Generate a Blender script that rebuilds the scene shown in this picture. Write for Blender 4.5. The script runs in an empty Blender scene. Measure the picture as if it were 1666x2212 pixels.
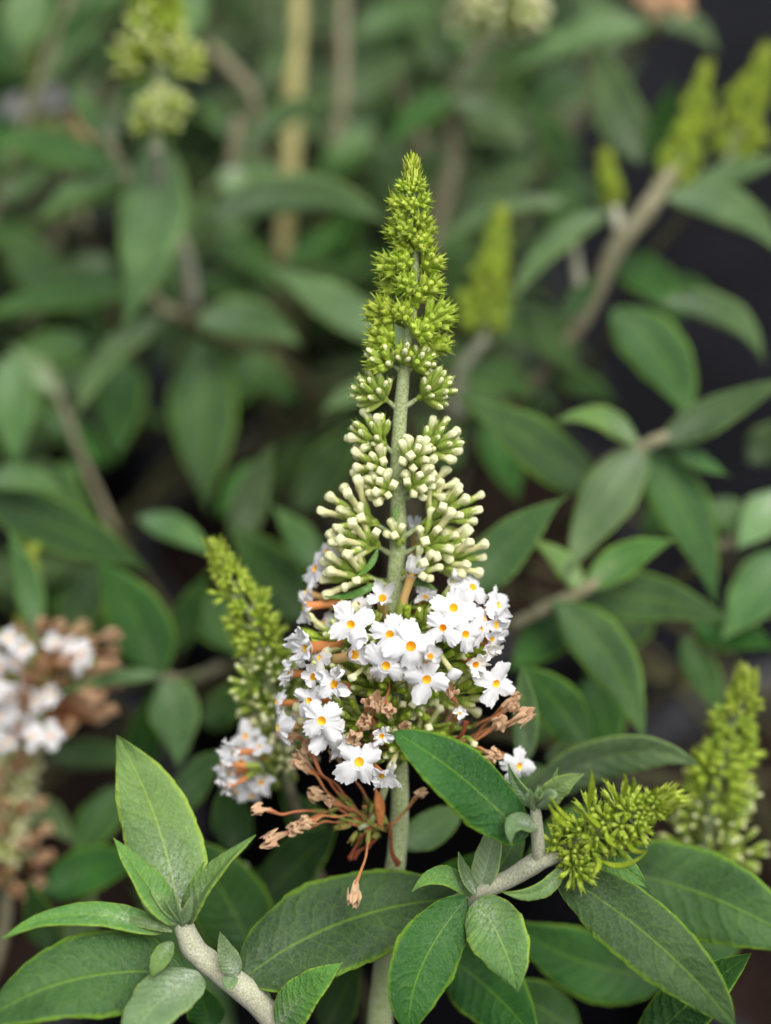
import bpy, math, random
import numpy as np
from mathutils import Vector, Matrix, noise as mnoise

rnd = random.Random(7)
S = bpy.context.scene
COL = S.collection
V3 = lambda *a: np.array(a, float)
def nrm(v):
    v = np.asarray(v, float); l = np.linalg.norm(v)
    return v / l if l > 1e-12 else V3(0, 0, 1)

# ------------------------------------------------------------------ camera
PITCH, VFOV, CAMZ = math.radians(30), math.radians(37), 0.62
CAM = V3(0, 0, CAMZ)
FWD = V3(0, math.cos(PITCH), -math.sin(PITCH)); RIGHT = V3(1, 0, 0); UPV = np.cross(RIGHT, FWD)
cd = bpy.data.cameras.new('camera'); cam = bpy.data.objects.new('camera', cd); COL.objects.link(cam)
cam.location = CAM; cam.rotation_euler = (math.pi / 2 - PITCH, 0, 0)
cd.sensor_fit = 'VERTICAL'; cd.sensor_height = 24; cd.lens = 12 / math.tan(VFOV / 2)
cd.clip_start = 0.01; cd.clip_end = 200
cd.dof.use_dof = True; cd.dof.focus_distance = 0.289; cd.dof.aperture_fstop = 3.1
S.camera = cam
S.render.resolution_x, S.render.resolution_y = 771, 1024

# ------------------------------------------------------------------ light
SUN_EL, SUN_AZ = math.radians(62), math.radians(25)
w = bpy.data.worlds.new('World'); S.world = w; w.use_nodes = True
wn = w.node_tree.nodes; bg = wn['Background']
sky = wn.new('ShaderNodeTexSky'); sky.sky_type = 'NISHITA'; sky.sun_disc = False
sky.sun_elevation = SUN_EL; sky.sun_rotation = SUN_AZ
sky.air_density = 1.0; sky.dust_density = 6.0; sky.ozone_density = 1.0
hs = wn.new('ShaderNodeHueSaturation'); hs.inputs['Saturation'].default_value = 0.35      # thin cloud: the sky is nearly white
w.node_tree.links.new(sky.outputs[0], hs.inputs['Color']); w.node_tree.links.new(hs.outputs[0], bg.inputs[0]); bg.inputs[1].default_value = 0.12
sd = bpy.data.lights.new('sun', 'SUN'); sd.energy = 1.5; sd.angle = math.radians(50); sd.color = (1, 0.965, 0.91)
sun = bpy.data.objects.new('sun', sd); COL.objects.link(sun)
sdir = Vector((math.sin(SUN_AZ) * math.cos(SUN_EL), math.cos(SUN_AZ) * math.cos(SUN_EL) * -1, math.sin(SUN_EL)))
sdir = Vector((0.25, -0.40, 0.88)).normalized()
sky.sun_elevation = math.asin(sdir.z); sky.sun_rotation = math.atan2(sdir.x, sdir.y)
sun.rotation_euler = sdir.to_track_quat('Z', 'Y').to_euler(); sun.location = (0, 0, 4)
S.view_settings.view_transform = 'Standard'; S.view_settings.look = 'None'
S.view_settings.gamma = 1; S.view_settings.exposure = 0.52
S.render.engine = 'CYCLES'
S.cycles.use_denoising = True
S.cycles.max_bounces = 8; S.cycles.transparent_max_bounces = 4

# ------------------------------------------------------------------ pixel helper: photograph at 1666x2212, depth along the view axis
PXK = 2 * math.tan(VFOV / 2) / 2212
def P(x, y, d):
    s = PXK * d
    return CAM + FWD * d + RIGHT * ((x - 833) * s) + UPV * ((1106 - y) * s)
def px(d): return PXK * d                      # metres per pixel at depth d
def proj(p):
    q = np.asarray(p) - CAM; d = q @ FWD
    s = PXK * max(d, 1e-4)
    return 833 + (q @ RIGHT) / s, 1106 - (q @ UPV) / s, d
def camdir(fx, fy, fz): return nrm(RIGHT * fx + UPV * fy - FWD * fz)

# ------------------------------------------------------------------ materials
def lin(r, g, b):
    f = lambda c: (c / 12.92 if c <= 0.04045 else ((c + 0.055) / 1.055) ** 2.4)
    return (f(r / 255), f(g / 255), f(b / 255), 1)
class NT:
    def __init__(s, name):
        s.m = bpy.data.materials.new(name); s.m.use_nodes = True
        s.t = s.m.node_tree; s.n = s.t.nodes; s.b = s.n['Principled BSDF']; s.out = s.n['Material Output']
    def node(s, typ, **k):
        n = s.n.new(typ)
        for a, v in k.items(): setattr(n, a, v)
        return n
    def link(s, a, b): s.t.links.new(a, b)
    def val(s, sock, v):
        if hasattr(v, 'is_output') or isinstance(v, bpy.types.NodeSocket): s.link(v, sock)
        else: sock.default_value = v
    def math(s, op, a, b=None, c=None, clamp=False):
        n = s.node('ShaderNodeMath', operation=op, use_clamp=clamp)
        for i, x in enumerate((a, b, c)):
            if x is not None: s.val(n.inputs[i], x)
        return n.outputs[0]
    def ramp(s, x, lo, hi, a=0.0, b=1.0):
        n = s.node('ShaderNodeMapRange', interpolation_type='SMOOTHSTEP')
        s.val(n.inputs[0], x)
        for i, v in enumerate((lo, hi, a, b)): s.val(n.inputs[i + 1], v)
        return n.outputs[0]
    def mix(s, f, a, b, mode='MIX'):
        n = s.node('ShaderNodeMix', data_type='RGBA', blend_type=mode)
        s.val(n.inputs[0], f); s.val(n.inputs[6], a); s.val(n.inputs[7], b)
        return n.outputs[2]
    def noise(s, scale, detail=3, vec=None, rough=0.5, dims='3D'):
        n = s.node('ShaderNodeTexNoise', noise_dimensions=dims); n.inputs['Scale'].default_value = scale
        n.inputs['Detail'].default_value = detail; n.inputs['Roughness'].default_value = rough
        if vec is not None: s.link(vec, n.inputs['Vector'])
        return n.outputs[0]
    def obj(s): return s.node('ShaderNodeTexCoord').outputs['Object']
    def bump(s, h, strength, dist):
        n = s.node('ShaderNodeBump'); n.inputs['Strength'].default_value = strength; n.inputs['Distance'].default_value = dist
        s.link(h, n.inputs['Height']); s.link(n.outputs[0], s.b.inputs['Normal']); return n.outputs[0]
    def translucent(s, col, f, normal=None):
        tr = s.node('ShaderNodeBsdfTranslucent'); s.val(tr.inputs[0], col)
        mx = s.node('ShaderNodeMixShader'); mx.inputs[0].default_value = f
        s.link(s.b.outputs[0], mx.inputs[1]); s.link(tr.outputs[0], mx.inputs[2]); s.link(mx.outputs[0], s.out.inputs[0])
    def hsv(s, col, h=0.5, sat=1.0, v=1.0):
        n = s.node('ShaderNodeHueSaturation'); s.val(n.inputs['Hue'], h); s.val(n.inputs['Saturation'], sat); s.val(n.inputs['Value'], v)
        s.val(n.inputs['Color'], col); return n.outputs[0]

def leaf_material(name, dark, light, edge, fuzz, fuzzcol, under=False, fine=True):
    M = NT(name)
    uv = M.node('ShaderNodeTexCoord').outputs['UV']
    sp = M.node('ShaderNodeSeparateXYZ'); M.link(uv, sp.inputs[0])
    u, v = sp.outputs[0], sp.outputs[1]
    au = M.math('ABSOLUTE', M.math('MULTIPLY_ADD', u, 2.0, -1.0))
    oc = M.obj()
    rn = M.node('ShaderNodeObjectInfo').outputs['Random']
    # midrib and lateral veins
    mid = M.ramp(au, 0.012, 0.05, 1.0, 0.0)
    wob = M.math('MULTIPLY', M.math('SUBTRACT', M.noise(5, 2, uv), 0.5), 0.10)
    ph = M.math('MULTIPLY', M.math('ADD', M.math('SUBTRACT', v, M.math('MULTIPLY', M.math('POWER', au, 0.85), 0.16)), wob), 11.0)
    fr = M.math('ABSOLUTE', M.math('SUBTRACT', M.math('FRACT', ph), 0.5))
    lat = M.math('MULTIPLY', M.ramp(fr, 0.0, 0.07, 1.0, 0.0), M.ramp(au, 0.55, 0.95, 1.0, 0.0))
    vor = M.node('ShaderNodeTexVoronoi', feature='DISTANCE_TO_EDGE')
    mp = M.node('ShaderNodeMapping'); mp.inputs['Scale'].default_value = (11, 34, 1); M.link(uv, mp.inputs[0]); M.link(mp.outputs[0], vor.inputs['Vector'])
    vor.inputs['Scale'].default_value = 1.0
    net = M.ramp(vor.outputs['Distance'], 0.0, 0.16, 1.0, 0.0)
    big = M.noise(70, 3, oc)
    col = M.mix(M.ramp(big, 0.35, 0.7), dark, light)
    col = M.hsv(col, M.math('MULTIPLY_ADD', rn, 0.03, 0.474), M.math('MULTIPLY_ADD', rn, 0.20, 0.80), M.math('MULTIPLY_ADD', M.math('FRACT', M.math('MULTIPLY', rn, 7.31)), 0.45, 0.78))
    veincol = edge if not under else fuzzcol
    col = M.mix(M.math('MULTIPLY', mid, 0.34), col, veincol)
    col = M.mix(M.math('MULTIPLY', lat, 0.10), col, veincol)
    if fine: col = M.mix(M.math('MULTIPLY', net, 0.07), col, veincol)
    # bright margin
    en = M.math('ADD', au, M.math('MULTIPLY', M.math('SUBTRACT', M.noise(18, 2, uv), 0.5), 0.12))
    col = M.mix(M.math('MULTIPLY', M.ramp(en, 0.86, 1.0), 0.62), col, edge)
    # down of fine white hairs: dense at the base and along the midrib, specks further out
    basef = M.math('MULTIPLY', M.ramp(v, 0.0, 0.6, 1.0, 0.0), M.ramp(au, 0.0, 0.7, 1.0, 0.22))
    fz = M.math('ADD', M.math('MULTIPLY', basef, fuzz), fuzz * 0.10)
    if fine:
        sp1 = M.noise(2600, 2, oc, 0.6); sp2 = M.noise(1500, 4, oc, 0.7)
        speck = M.ramp(sp1, 0.64, 0.74); felt = M.ramp(sp2, 0.30, 0.75)
        fz2 = M.math('ADD', M.math('MULTIPLY', felt, fz), M.math('MULTIPLY', speck, 0.16 + 0.2 * fuzz), clamp=True)
    else: fz2 = fz
    col = M.mix(fz2, col, fuzzcol)
    M.link(col, M.b.inputs['Base Color'])
    M.b.inputs['Roughness'].default_value = 0.5 if not under else 0.8
    M.b.inputs['Specular IOR Level'].default_value = 0.13 if not under else 0.08
    M.b.inputs['Sheen Weight'].default_value = 0.0
    cell = M.ramp(fr, 0.0, 0.34)
    h = M.math('ADD', M.math('MULTIPLY', cell, 0.75), M.math('MULTIPLY', M.ramp(vor.outputs['Distance'], 0.0, 0.35), 0.32))
    h = M.math('SUBTRACT', h, M.math('MULTIPLY', mid, 0.9))
    h = M.math('ADD', h, M.math('MULTIPLY', M.noise(900, 2, oc), 0.25))
    M.bump(h, 0.42 if not under else 0.3, 0.0005)
    M.translucent(M.hsv(col, 0.49, 1.15, 1.3), 0.14)
    return M.m

def plain(name, a, b, scale, rough=0.7, spec=0.25, bump=0.0, bdist=0.0004, trans=0.0, sheen=0.0, lo=0.35, hi=0.65, rvar=0.0, bscale=None):
    M = NT(name); oc = M.obj()
    n = M.noise(scale, 4, oc, 0.6)
    col = M.mix(M.ramp(n, lo, hi), a, b)
    if rvar:
        rn = M.node('ShaderNodeObjectInfo').outputs['Random']
        col = M.hsv(col, M.math('MULTIPLY_ADD', rn, rvar * 0.06, 0.5 - rvar * 0.03), 1.0, M.math('MULTIPLY_ADD', M.math('FRACT', M.math('MULTIPLY', rn, 5.7)), rvar, 1 - rvar * 0.5))
    M.link(col, M.b.inputs['Base Color']); M.b.inputs['Roughness'].default_value = rough
    M.b.inputs['Specular IOR Level'].default_value = spec
    if sheen: M.b.inputs['Sheen Weight'].default_value = sheen
    if bump: M.bump(M.noise(bscale or scale * 2, 3, oc), bump, bdist)
    if trans: M.translucent(col, trans)
    return M.m

FUZZ = lin(196, 206, 196)
MT = {}
MT['leaf'] = leaf_material('leaf_green', lin(27, 70, 26), lin(44, 90, 34), lin(126, 166, 44), 0.13, FUZZ)
MT['leaf_mid'] = leaf_material('leaf_mid_green', lin(54, 92, 46), lin(80, 117, 62), lin(132, 160, 74), 0.34, FUZZ)
MT['leaf_young'] = leaf_material('leaf_young_green', lin(64, 116, 48), lin(98, 150, 54), lin(166, 196, 58), 0.66, lin(206, 214, 198))
MT['leaf_wool'] = leaf_material('leaf_woolly', lin(88, 126, 74), lin(112, 148, 92), lin(150, 178, 92), 0.9, lin(206, 214, 202))
MT['leaf_under'] = leaf_material('leaf_underside', lin(112, 144, 92), lin(138, 168, 114), lin(160, 184, 112), 0.5, lin(206, 212, 196), under=True)
MT['bract'] = plain('bract_green', lin(136, 162, 34), lin(172, 192, 62), 400, 0.6, 0.3, trans=0.2)
MT['stem'] = plain('stem_pale_down', lin(166, 168, 138), lin(200, 200, 178), 2200, 0.9, 0.1, 0.5, 0.0004, sheen=0.15, bscale=2500)
MT['stem_green'] = plain('stem_green_down', lin(130, 146, 90), lin(174, 184, 144), 2000, 0.9, 0.1, 0.6, 0.0004, sheen=0.15, bscale=2600)
MT['stem_wood'] = plain('stem_woody', lin(58, 58, 38), lin(86, 82, 58), 300, 0.9, 0.1, 0.5, bscale=1200)
MT['stem_dim'] = plain('stem_grey_brown', lin(112, 110, 84), lin(146, 142, 116), 500, 0.9, 0.1, 0.5, 0.0004, bscale=2000)
MT['stem_old'] = plain('stem_straw', lin(150, 146, 84), lin(176, 168, 118), 300, 0.85, 0.1, 0.4, sheen=0.3, bscale=1500)
MT['calyx'] = plain('calyx_green', lin(148, 178, 38), lin(202, 218, 100), 900, 0.6, 0.3, 0.3, 0.0002, trans=0.25, rvar=0.2, bscale=3000)
MT['calyx_d'] = plain('calyx_deep_green', lin(136, 166, 48), lin(188, 206, 108), 900, 0.65, 0.3, 0.3, 0.0002, trans=0.22, rvar=0.2, bscale=3000)
MT['lime'] = plain('bud_lime', lin(176, 196, 60), lin(212, 222, 112), 700, 0.6, 0.3, trans=0.15, rvar=0.15)
MT['cream'] = plain('bud_cream', lin(226, 228, 168), lin(243, 242, 206), 500, 0.55, 0.3, trans=0.2, rvar=0.08)
MT['tube_cream'] = plain('tube_cream', lin(214, 212, 148), lin(232, 228, 176), 500, 0.55, 0.3, trans=0.15)
MT['tube_tan'] = plain('tube_apricot', lin(222, 176, 110), lin(232, 200, 138), 450, 0.55, 0.3, trans=0.15)
MT['tube_orange'] = plain('tube_orange', lin(196, 118, 62), lin(224, 156, 98), 400, 0.55, 0.3, trans=0.12)
MT['petal'] = plain('petal_white', lin(230, 231, 233), lin(239, 239, 240), 300, 0.7, 0.15, 0.35, 0.0004, trans=0.22, bscale=1400)
MT['petal_old'] = plain('petal_ageing', lin(250, 248, 242), lin(232, 206, 172), 240, 0.7, 0.2, 0.4, 0.0003, trans=0.2, lo=0.5, hi=0.75, bscale=1400)
MT['throat'] = plain('throat_yellow', lin(244, 198, 44), lin(250, 218, 84), 600, 0.6, 0.3)
MT['throat_d'] = plain('throat_orange', lin(232, 172, 30), lin(244, 200, 60), 600, 0.6, 0.3)
MT['wilt'] = plain('wilted_tan', lin(226, 174, 126), lin(248, 222, 188), 420, 0.8, 0.15, 0.6, 0.0005, trans=0.25, rvar=0.2, bscale=1800)
MT['wilt_tube'] = plain('wilted_rust', lin(176, 100, 60), lin(222, 158, 110), 350, 0.75, 0.2, 0.6, 0.0004, rvar=0.3, bscale=1500)
MT['wilt_dark'] = plain('wilted_maroon', lin(92, 40, 30), lin(146, 80, 50), 350, 0.75, 0.2, 0.6, 0.0004, bscale=1500)
MT['pot'] = plain('pot_black_plastic', (0.010, 0.010, 0.012, 1), (0.016, 0.016, 0.018, 1), 40, 0.5, 0.4, 0.1, 0.001)
MT['soil'] = plain('soil_bark', lin(20, 15, 12), lin(42, 30, 25), 60, 0.95, 0.1, 1.0, 0.01, bscale=120)
def fabric():
    M = NT('ground_black_fabric'); oc = M.obj()
    wv = M.node('ShaderNodeTexWave'); wv.inputs['Scale'].default_value = 220; M.link(oc, wv.inputs[0])
    n = M.noise(6, 4, oc)
    M.link(M.mix(M.ramp(n, 0.4, 0.7), (0.0022, 0.0022, 0.0035, 1), (0.007, 0.007, 0.010, 1)), M.b.inputs['Base Color'])
    M.b.inputs['Roughness'].default_value = 0.75; M.b.inputs['Specular IOR Level'].default_value = 0.1; M.bump(wv.outputs[1], 0.4, 0.002); return M.m
MT['fabric'] = fabric()

# ------------------------------------------------------------------ mesh helpers
class MB:
    def __init__(s): s.V = []; s.F = []; s.M = []; s.UV = {}; s.n = 0; s.slots = []
    def slot(s, m):
        if m not in s.slots: s.slots.append(m)
        return s.slots.index(m)
    def add(s, V, F, mats, X=None):
        V = np.asarray(V, float)
        if X is not None: V = V @ X[:3, :3].T + X[:3, 3]
        o = s.n; s.V.append(V); s.n += len(V)
        s.F += [tuple(i + o for i in f) for f in F]
        if isinstance(mats, str): s.M += [s.slot(mats)] * len(F)
        else: s.M += [s.slot(k) for k in mats]
    def tpl(s, t, X): s.add(t[0], t[1], t[2], X)
    def mesh(s, name, uv=None):
        me = bpy.data.meshes.new(name)
        V = np.concatenate(s.V) if s.V else np.zeros((0, 3))
        me.from_pydata(V.tolist(), [], s.F)
        for k in s.slots: me.materials.append(MT[k])
        me.polygons.foreach_set('material_index', s.M)
        me.polygons.foreach_set('use_smooth', [True] * len(s.F))
        if uv is not None:
            l = me.uv_layers.new(name='UVMap')
            idx = np.zeros(len(me.loops), int); me.loops.foreach_get('vertex_index', idx)
            l.data.foreach_set('uv', np.asarray(uv)[idx].ravel())
        me.update(); return me
    def obj(s, name, parent=None, uv=None): return link(name, s.mesh(name, uv), parent)
def link(name, me, parent=None, X=None):
    o = bpy.data.objects.new(name, me); COL.objects.link(o)
    if parent is not None: o.parent = parent
    if X is not None: o.matrix_world = Matrix(X.tolist())
    return o
def tag(o, label=None, cat=None, group=None, kind=None):
    for k, v in (('label', label), ('category', cat), ('group', group), ('kind', kind)):
        if v: o[k] = v
    return o
def thing(name, label, cat, group=None):
    return tag(link(name, None), label, cat, group)

def gridf(nr, nt, wrap, off=0):
    F = []
    for i in range(nr - 1):
        for j in range(nt if wrap else nt - 1):
            k = (j + 1) % nt
            F.append((off + i * nt + j, off + i * nt + k, off + (i + 1) * nt + k, off + (i + 1) * nt + j))
    return F
def frame(z, spin=0.0, origin=(0, 0, 0), scale=1.0):
    z = nrm(z); a = V3(0, 0, 1) if abs(z[2]) < 0.9 else V3(1, 0, 0)
    x = nrm(np.cross(a, z)); y = np.cross(z, x)
    c, s_ = math.cos(spin), math.sin(spin)
    X = np.eye(4); sc = np.broadcast_to(np.asarray(scale, float), (3,))
    X[:3, 0] = (x * c + y * s_) * sc[0]; X[:3, 1] = (-x * s_ + y * c) * sc[1]; X[:3, 2] = z * sc[2]; X[:3, 3] = origin
    return X
def catmull(pts, n):
    p = [np.asarray(q, float) for q in pts]
    p = [2 * p[0] - p[1]] + p + [2 * p[-1] - p[-2]]
    out = []
    for i in range(1, len(p) - 2):
        for t in np.linspace(0, 1, n, endpoint=False):
            a, b, c, d = p[i - 1], p[i], p[i + 1], p[i + 2]
            out.append(0.5 * ((2 * b) + (c - a) * t + (2 * a - 5 * b + 4 * c - d) * t * t + (3 * b - a - 3 * c + d) * t ** 3))
    out.append(p[-2]); return np.array(out)
def tube(mb, pts, radii, mat, sides=10, n=6, cap=True, wob=0.0):
    rr = [[r] for r in radii]
    C = catmull(pts, n); R = catmull(rr, n)[:, 0]
    T = np.gradient(C, axis=0); T /= np.linalg.norm(T, axis=1)[:, None] + 1e-12
    a = V3(0, 0, 1) if abs(T[0][2]) < 0.9 else V3(1, 0, 0)
    x = nrm(np.cross(a, T[0])); V = []
    for i in range(len(C)):
        x = nrm(x - T[i] * (x @ T[i])); y = np.cross(T[i], x)
        for j in range(sides):
            t = 2 * math.pi * j / sides
            r = max(R[i], 1e-5)
            if wob: r *= 1 + wob * mnoise.noise(Vector((i * 0.35, math.cos(t) * 0.8, math.sin(t) * 0.8 + pts[0][0] * 900)))
            V.append(C[i] + (x * math.cos(t) + y * math.sin(t)) * r)
    F = gridf(len(C), sides, True)
    if cap:
        V += [C[0], C[-1]]; k = len(C) * sides; b = (len(C) - 1) * sides
        F += [(k, (j + 1) % sides, j) for j in range(sides)] + [(k + 1, b + j, b + (j + 1) % sides) for j in range(sides)]
    mb.add(V, F, mat)
    return C

# ------------------------------------------------------------------ leaf
def leaf_mesh(base, mid, tip, width, nhint, roll=0.0, fold=0.25, wave=0.11, serr=0.03, mat='leaf', nv=26, nu=9, pe=0.68, te=1.05, twist=0.0, under='leaf_under', seed=0.0, thick=0.00028, quilt=0.0):
    base, mid, tip = map(np.asarray, (base, mid, tip))
    ctrl = 2 * mid - 0.5 * (base + tip)
    t = np.linspace(0, 1, nv)[:, None]
    C = (1 - t) ** 2 * base + 2 * t * (1 - t) * ctrl + t * t * tip
    T = 2 * (1 - t) * (ctrl - base) + 2 * t * (tip - ctrl); T /= np.linalg.norm(T, axis=1)[:, None] + 1e-12
    pk = pe / (pe + te); norm_ = pk ** pe * (1 - pk) ** te
    u = np.linspace(-1, 1, nu)
    L = np.linalg.norm(np.diff(C, axis=0), axis=1).sum()
    top = np.zeros((nv, nu, 3)); N = np.zeros((nv, 3)); UV = np.zeros((nv, nu, 2))
    nh = nrm(nhint)
    for i in range(nv):
        v = t[i, 0]
        n = nh - T[i] * (nh @ T[i]); n = nrm(n); s_ = np.cross(n, T[i])
        # cross(n,T): side vector; keep n facing the hint
        a = roll + twist * (v - 0.4)
        ca, sa = math.cos(a), math.sin(a)
        s2 = s_ * ca + n * sa; n2 = -s_ * sa + n * ca
        hw = width * 0.5 * (max(v, 1e-6) ** pe * max(1 - v, 0) ** te) / norm_
        hw = max(hw, width * 0.055 * (1 - v) + 0.00012)
        for j, uu in enumerate(u):
            w_ = hw
            sd_ = 1 if uu > 0 else 2
            if abs(uu) > 0.99 and serr:
                ph = (v * (L / 0.0042) + 0.37 * sd_ + seed) % 1.0
                w_ *= 1 + serr * (1.0 - ph) - serr * 0.5
                w_ *= 1 + 0.09 * mnoise.noise(Vector((v * 6, sd_ * 9.1, seed)))
            z = fold * abs(uu) * hw - 0.35 * fold * uu * uu * hw - 0.10 * hw * uu ** 4
            z += wave * width * uu * uu * mnoise.noise(Vector((v * 4.2 + seed, sd_ * 3.7, seed * 1.7)))
            fq = abs((v - 0.16 * abs(uu) ** 0.85) * 11 % 1.0 - 0.5)
            z += quilt * width * (min(fq / 0.35, 1.0) ** 0.7 - 0.6) * (abs(uu) ** 0.5) * (1 - uu ** 4) * min(1, 4 * (1 - v))
            z += 0.02 * width * mnoise.noise(Vector((v * 6 + seed, uu * 1.6, 4.1)))
            top[i, j] = C[i] + s2 * uu * w_ + n2 * z
            UV[i, j] = (uu * 0.5 + 0.5, v)
        N[i] = n2
    bot = top - N[:, None, :] * thick
    n0 = nv * nu
    V = np.concatenate([top.reshape(-1, 3), bot.reshape(-1, 3)]); UVs = np.concatenate([UV.reshape(-1, 2)] * 2)
    Ft = gridf(nv, nu, False); Fb = [(d + n0, c + n0, b + n0, a + n0) for a, b, c, d in Ft]
    Fr = []
    for i in range(nv - 1):
        a, b = i * nu, (i + 1) * nu; Fr.append((a, b, b + n0, a + n0)); a += nu - 1; b += nu - 1; Fr.append((b, a, a + n0, b + n0))
    mb = MB(); mb.add(V, Ft + Fb + Fr, [mat] * len(Ft) + [under] * len(Fb) + [mat] * len(Fr))
    return mb, UVs
CL = [0]
def leaf(plant, b, t, w, bend=(0, 0, 0), roll=0, mat='leaf_mid', n=None, name='leaf', hi=False, **k):
    """b, t = (x, y, depth) in photograph pixels and metres; w in pixels; bend = shift of the middle (px, px, m)"""
    CL[0] += 1
    dm = (b[2] + t[2]) / 2
    m = P((b[0] + t[0]) / 2 + bend[0], (b[1] + t[1]) / 2 + bend[1], dm + bend[2])
    if n is None: n = nrm(V3(0, 0, 1) * 0.55 - FWD * 0.75)
    if hi: k.setdefault('nv', 80); k.setdefault('nu', 17); k.setdefault('quilt', 0.016)
    mb, uv = leaf_mesh(P(*b), m, P(*t), w * px(dm), n, math.radians(roll), mat=mat, seed=CL[0] * 1.37, **k)
    return mb.obj(name, plant, uv)

# ------------------------------------------------------------------ buds and florets (templates along +Z)
def lathe(rings, nt):
    """rings: list of functions theta -> (z, r); returns grid vertices"""
    V = []
    for f in rings:
        for j in range(nt):
            th = 2 * math.pi * j / nt; z, r = f(th); V.append((r * math.cos(th), r * math.sin(th), z))
    return V
def bud_tpl(nt=16, tube_l=0.0, head=0.0, cream='cream', calyx='calyx', dome=0.12, seed=0, flare=0.0, tube_mat='tube_cream'):
    q = random.Random(seed)
    ph = [q.uniform(-0.05, 0.08) for _ in range(4)]
    def sep(th): return max(0.0, math.cos(4 * th)) ** 1.3
    def lobe(th): return ph[int(((th + math.pi / 4) / (math.pi / 2)) % 4)]
    R = [lambda th: (0.0, 0.05), lambda th: (0.06, 0.11), lambda th: (0.3, 0.165 + 0.012 * math.cos(4 * th)), lambda th: (0.55, 0.185 + 0.02 * math.cos(4 * th)),
         lambda th: (0.76, 0.175 + 0.02 * math.cos(4 * th)),
         lambda th: (0.78 + (0.13 + lobe(th) * 0.5) * sep(th), 0.175 + flare * 0.4 * sep(th)),
         lambda th: (0.80 + (0.33 + lobe(th)) * sep(th), 0.14 + (flare + 0.045) * sep(th))]
    V = lathe(R, nt); F = gridf(len(R), nt, True); M = [calyx] * len(F)
    V.append((0, 0, 0)); F += [(len(V) - 1, (j + 1) % nt, j) for j in range(nt)]; M += [calyx] * nt
    o = len(V)
    if tube_l <= 0:
        r0 = 0.13
        R2 = [lambda th: (0.66, r0), lambda th: (0.78, r0), lambda th: (0.80 + dome * 0.6, r0 * 0.92 * (1 + 0.1 * math.cos(4 * th))), lambda th: (0.80 + dome, r0 * 0.55), lambda th: (0.80 + dome * 1.12, r0 * 0.1)]
        M2 = [cream] * 4
    else:
        z0 = 0.80 + tube_l; sq = lambda th: 0.94 / max(abs(math.cos(th)), abs(math.sin(th))) ** 0.85 - 0.04
        R2 = [lambda th: (0.5, 0.12), lambda th: (0.85, 0.135), lambda th: (0.80 + tube_l * 0.6, 0.145), lambda th: (z0, 0.155),
              lambda th: (z0 + 0.10, head * 0.82 * sq(th)), lambda th: (z0 + 0.24, head * sq(th)), lambda th: (z0 + 0.38, head * 0.97 * sq(th)),
              lambda th: (z0 + 0.46 + 0.02 * math.cos(4 * th), head * 0.74 * sq(th)), lambda th: (z0 + 0.49, head * 0.3), lambda th: (z0 + 0.48, head * 0.04)]
        M2 = [tube_mat] * 3 + [cream] * 6
    V += lathe(R2, nt); F += gridf(len(R2), nt, True, o)
    for m in M2: M += [m] * nt
    return np.array(V), F, M
def frill(th, seed, f, a): return a * mnoise.noise(Vector((math.cos(th) * f, math.sin(th) * f, seed)))
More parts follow.
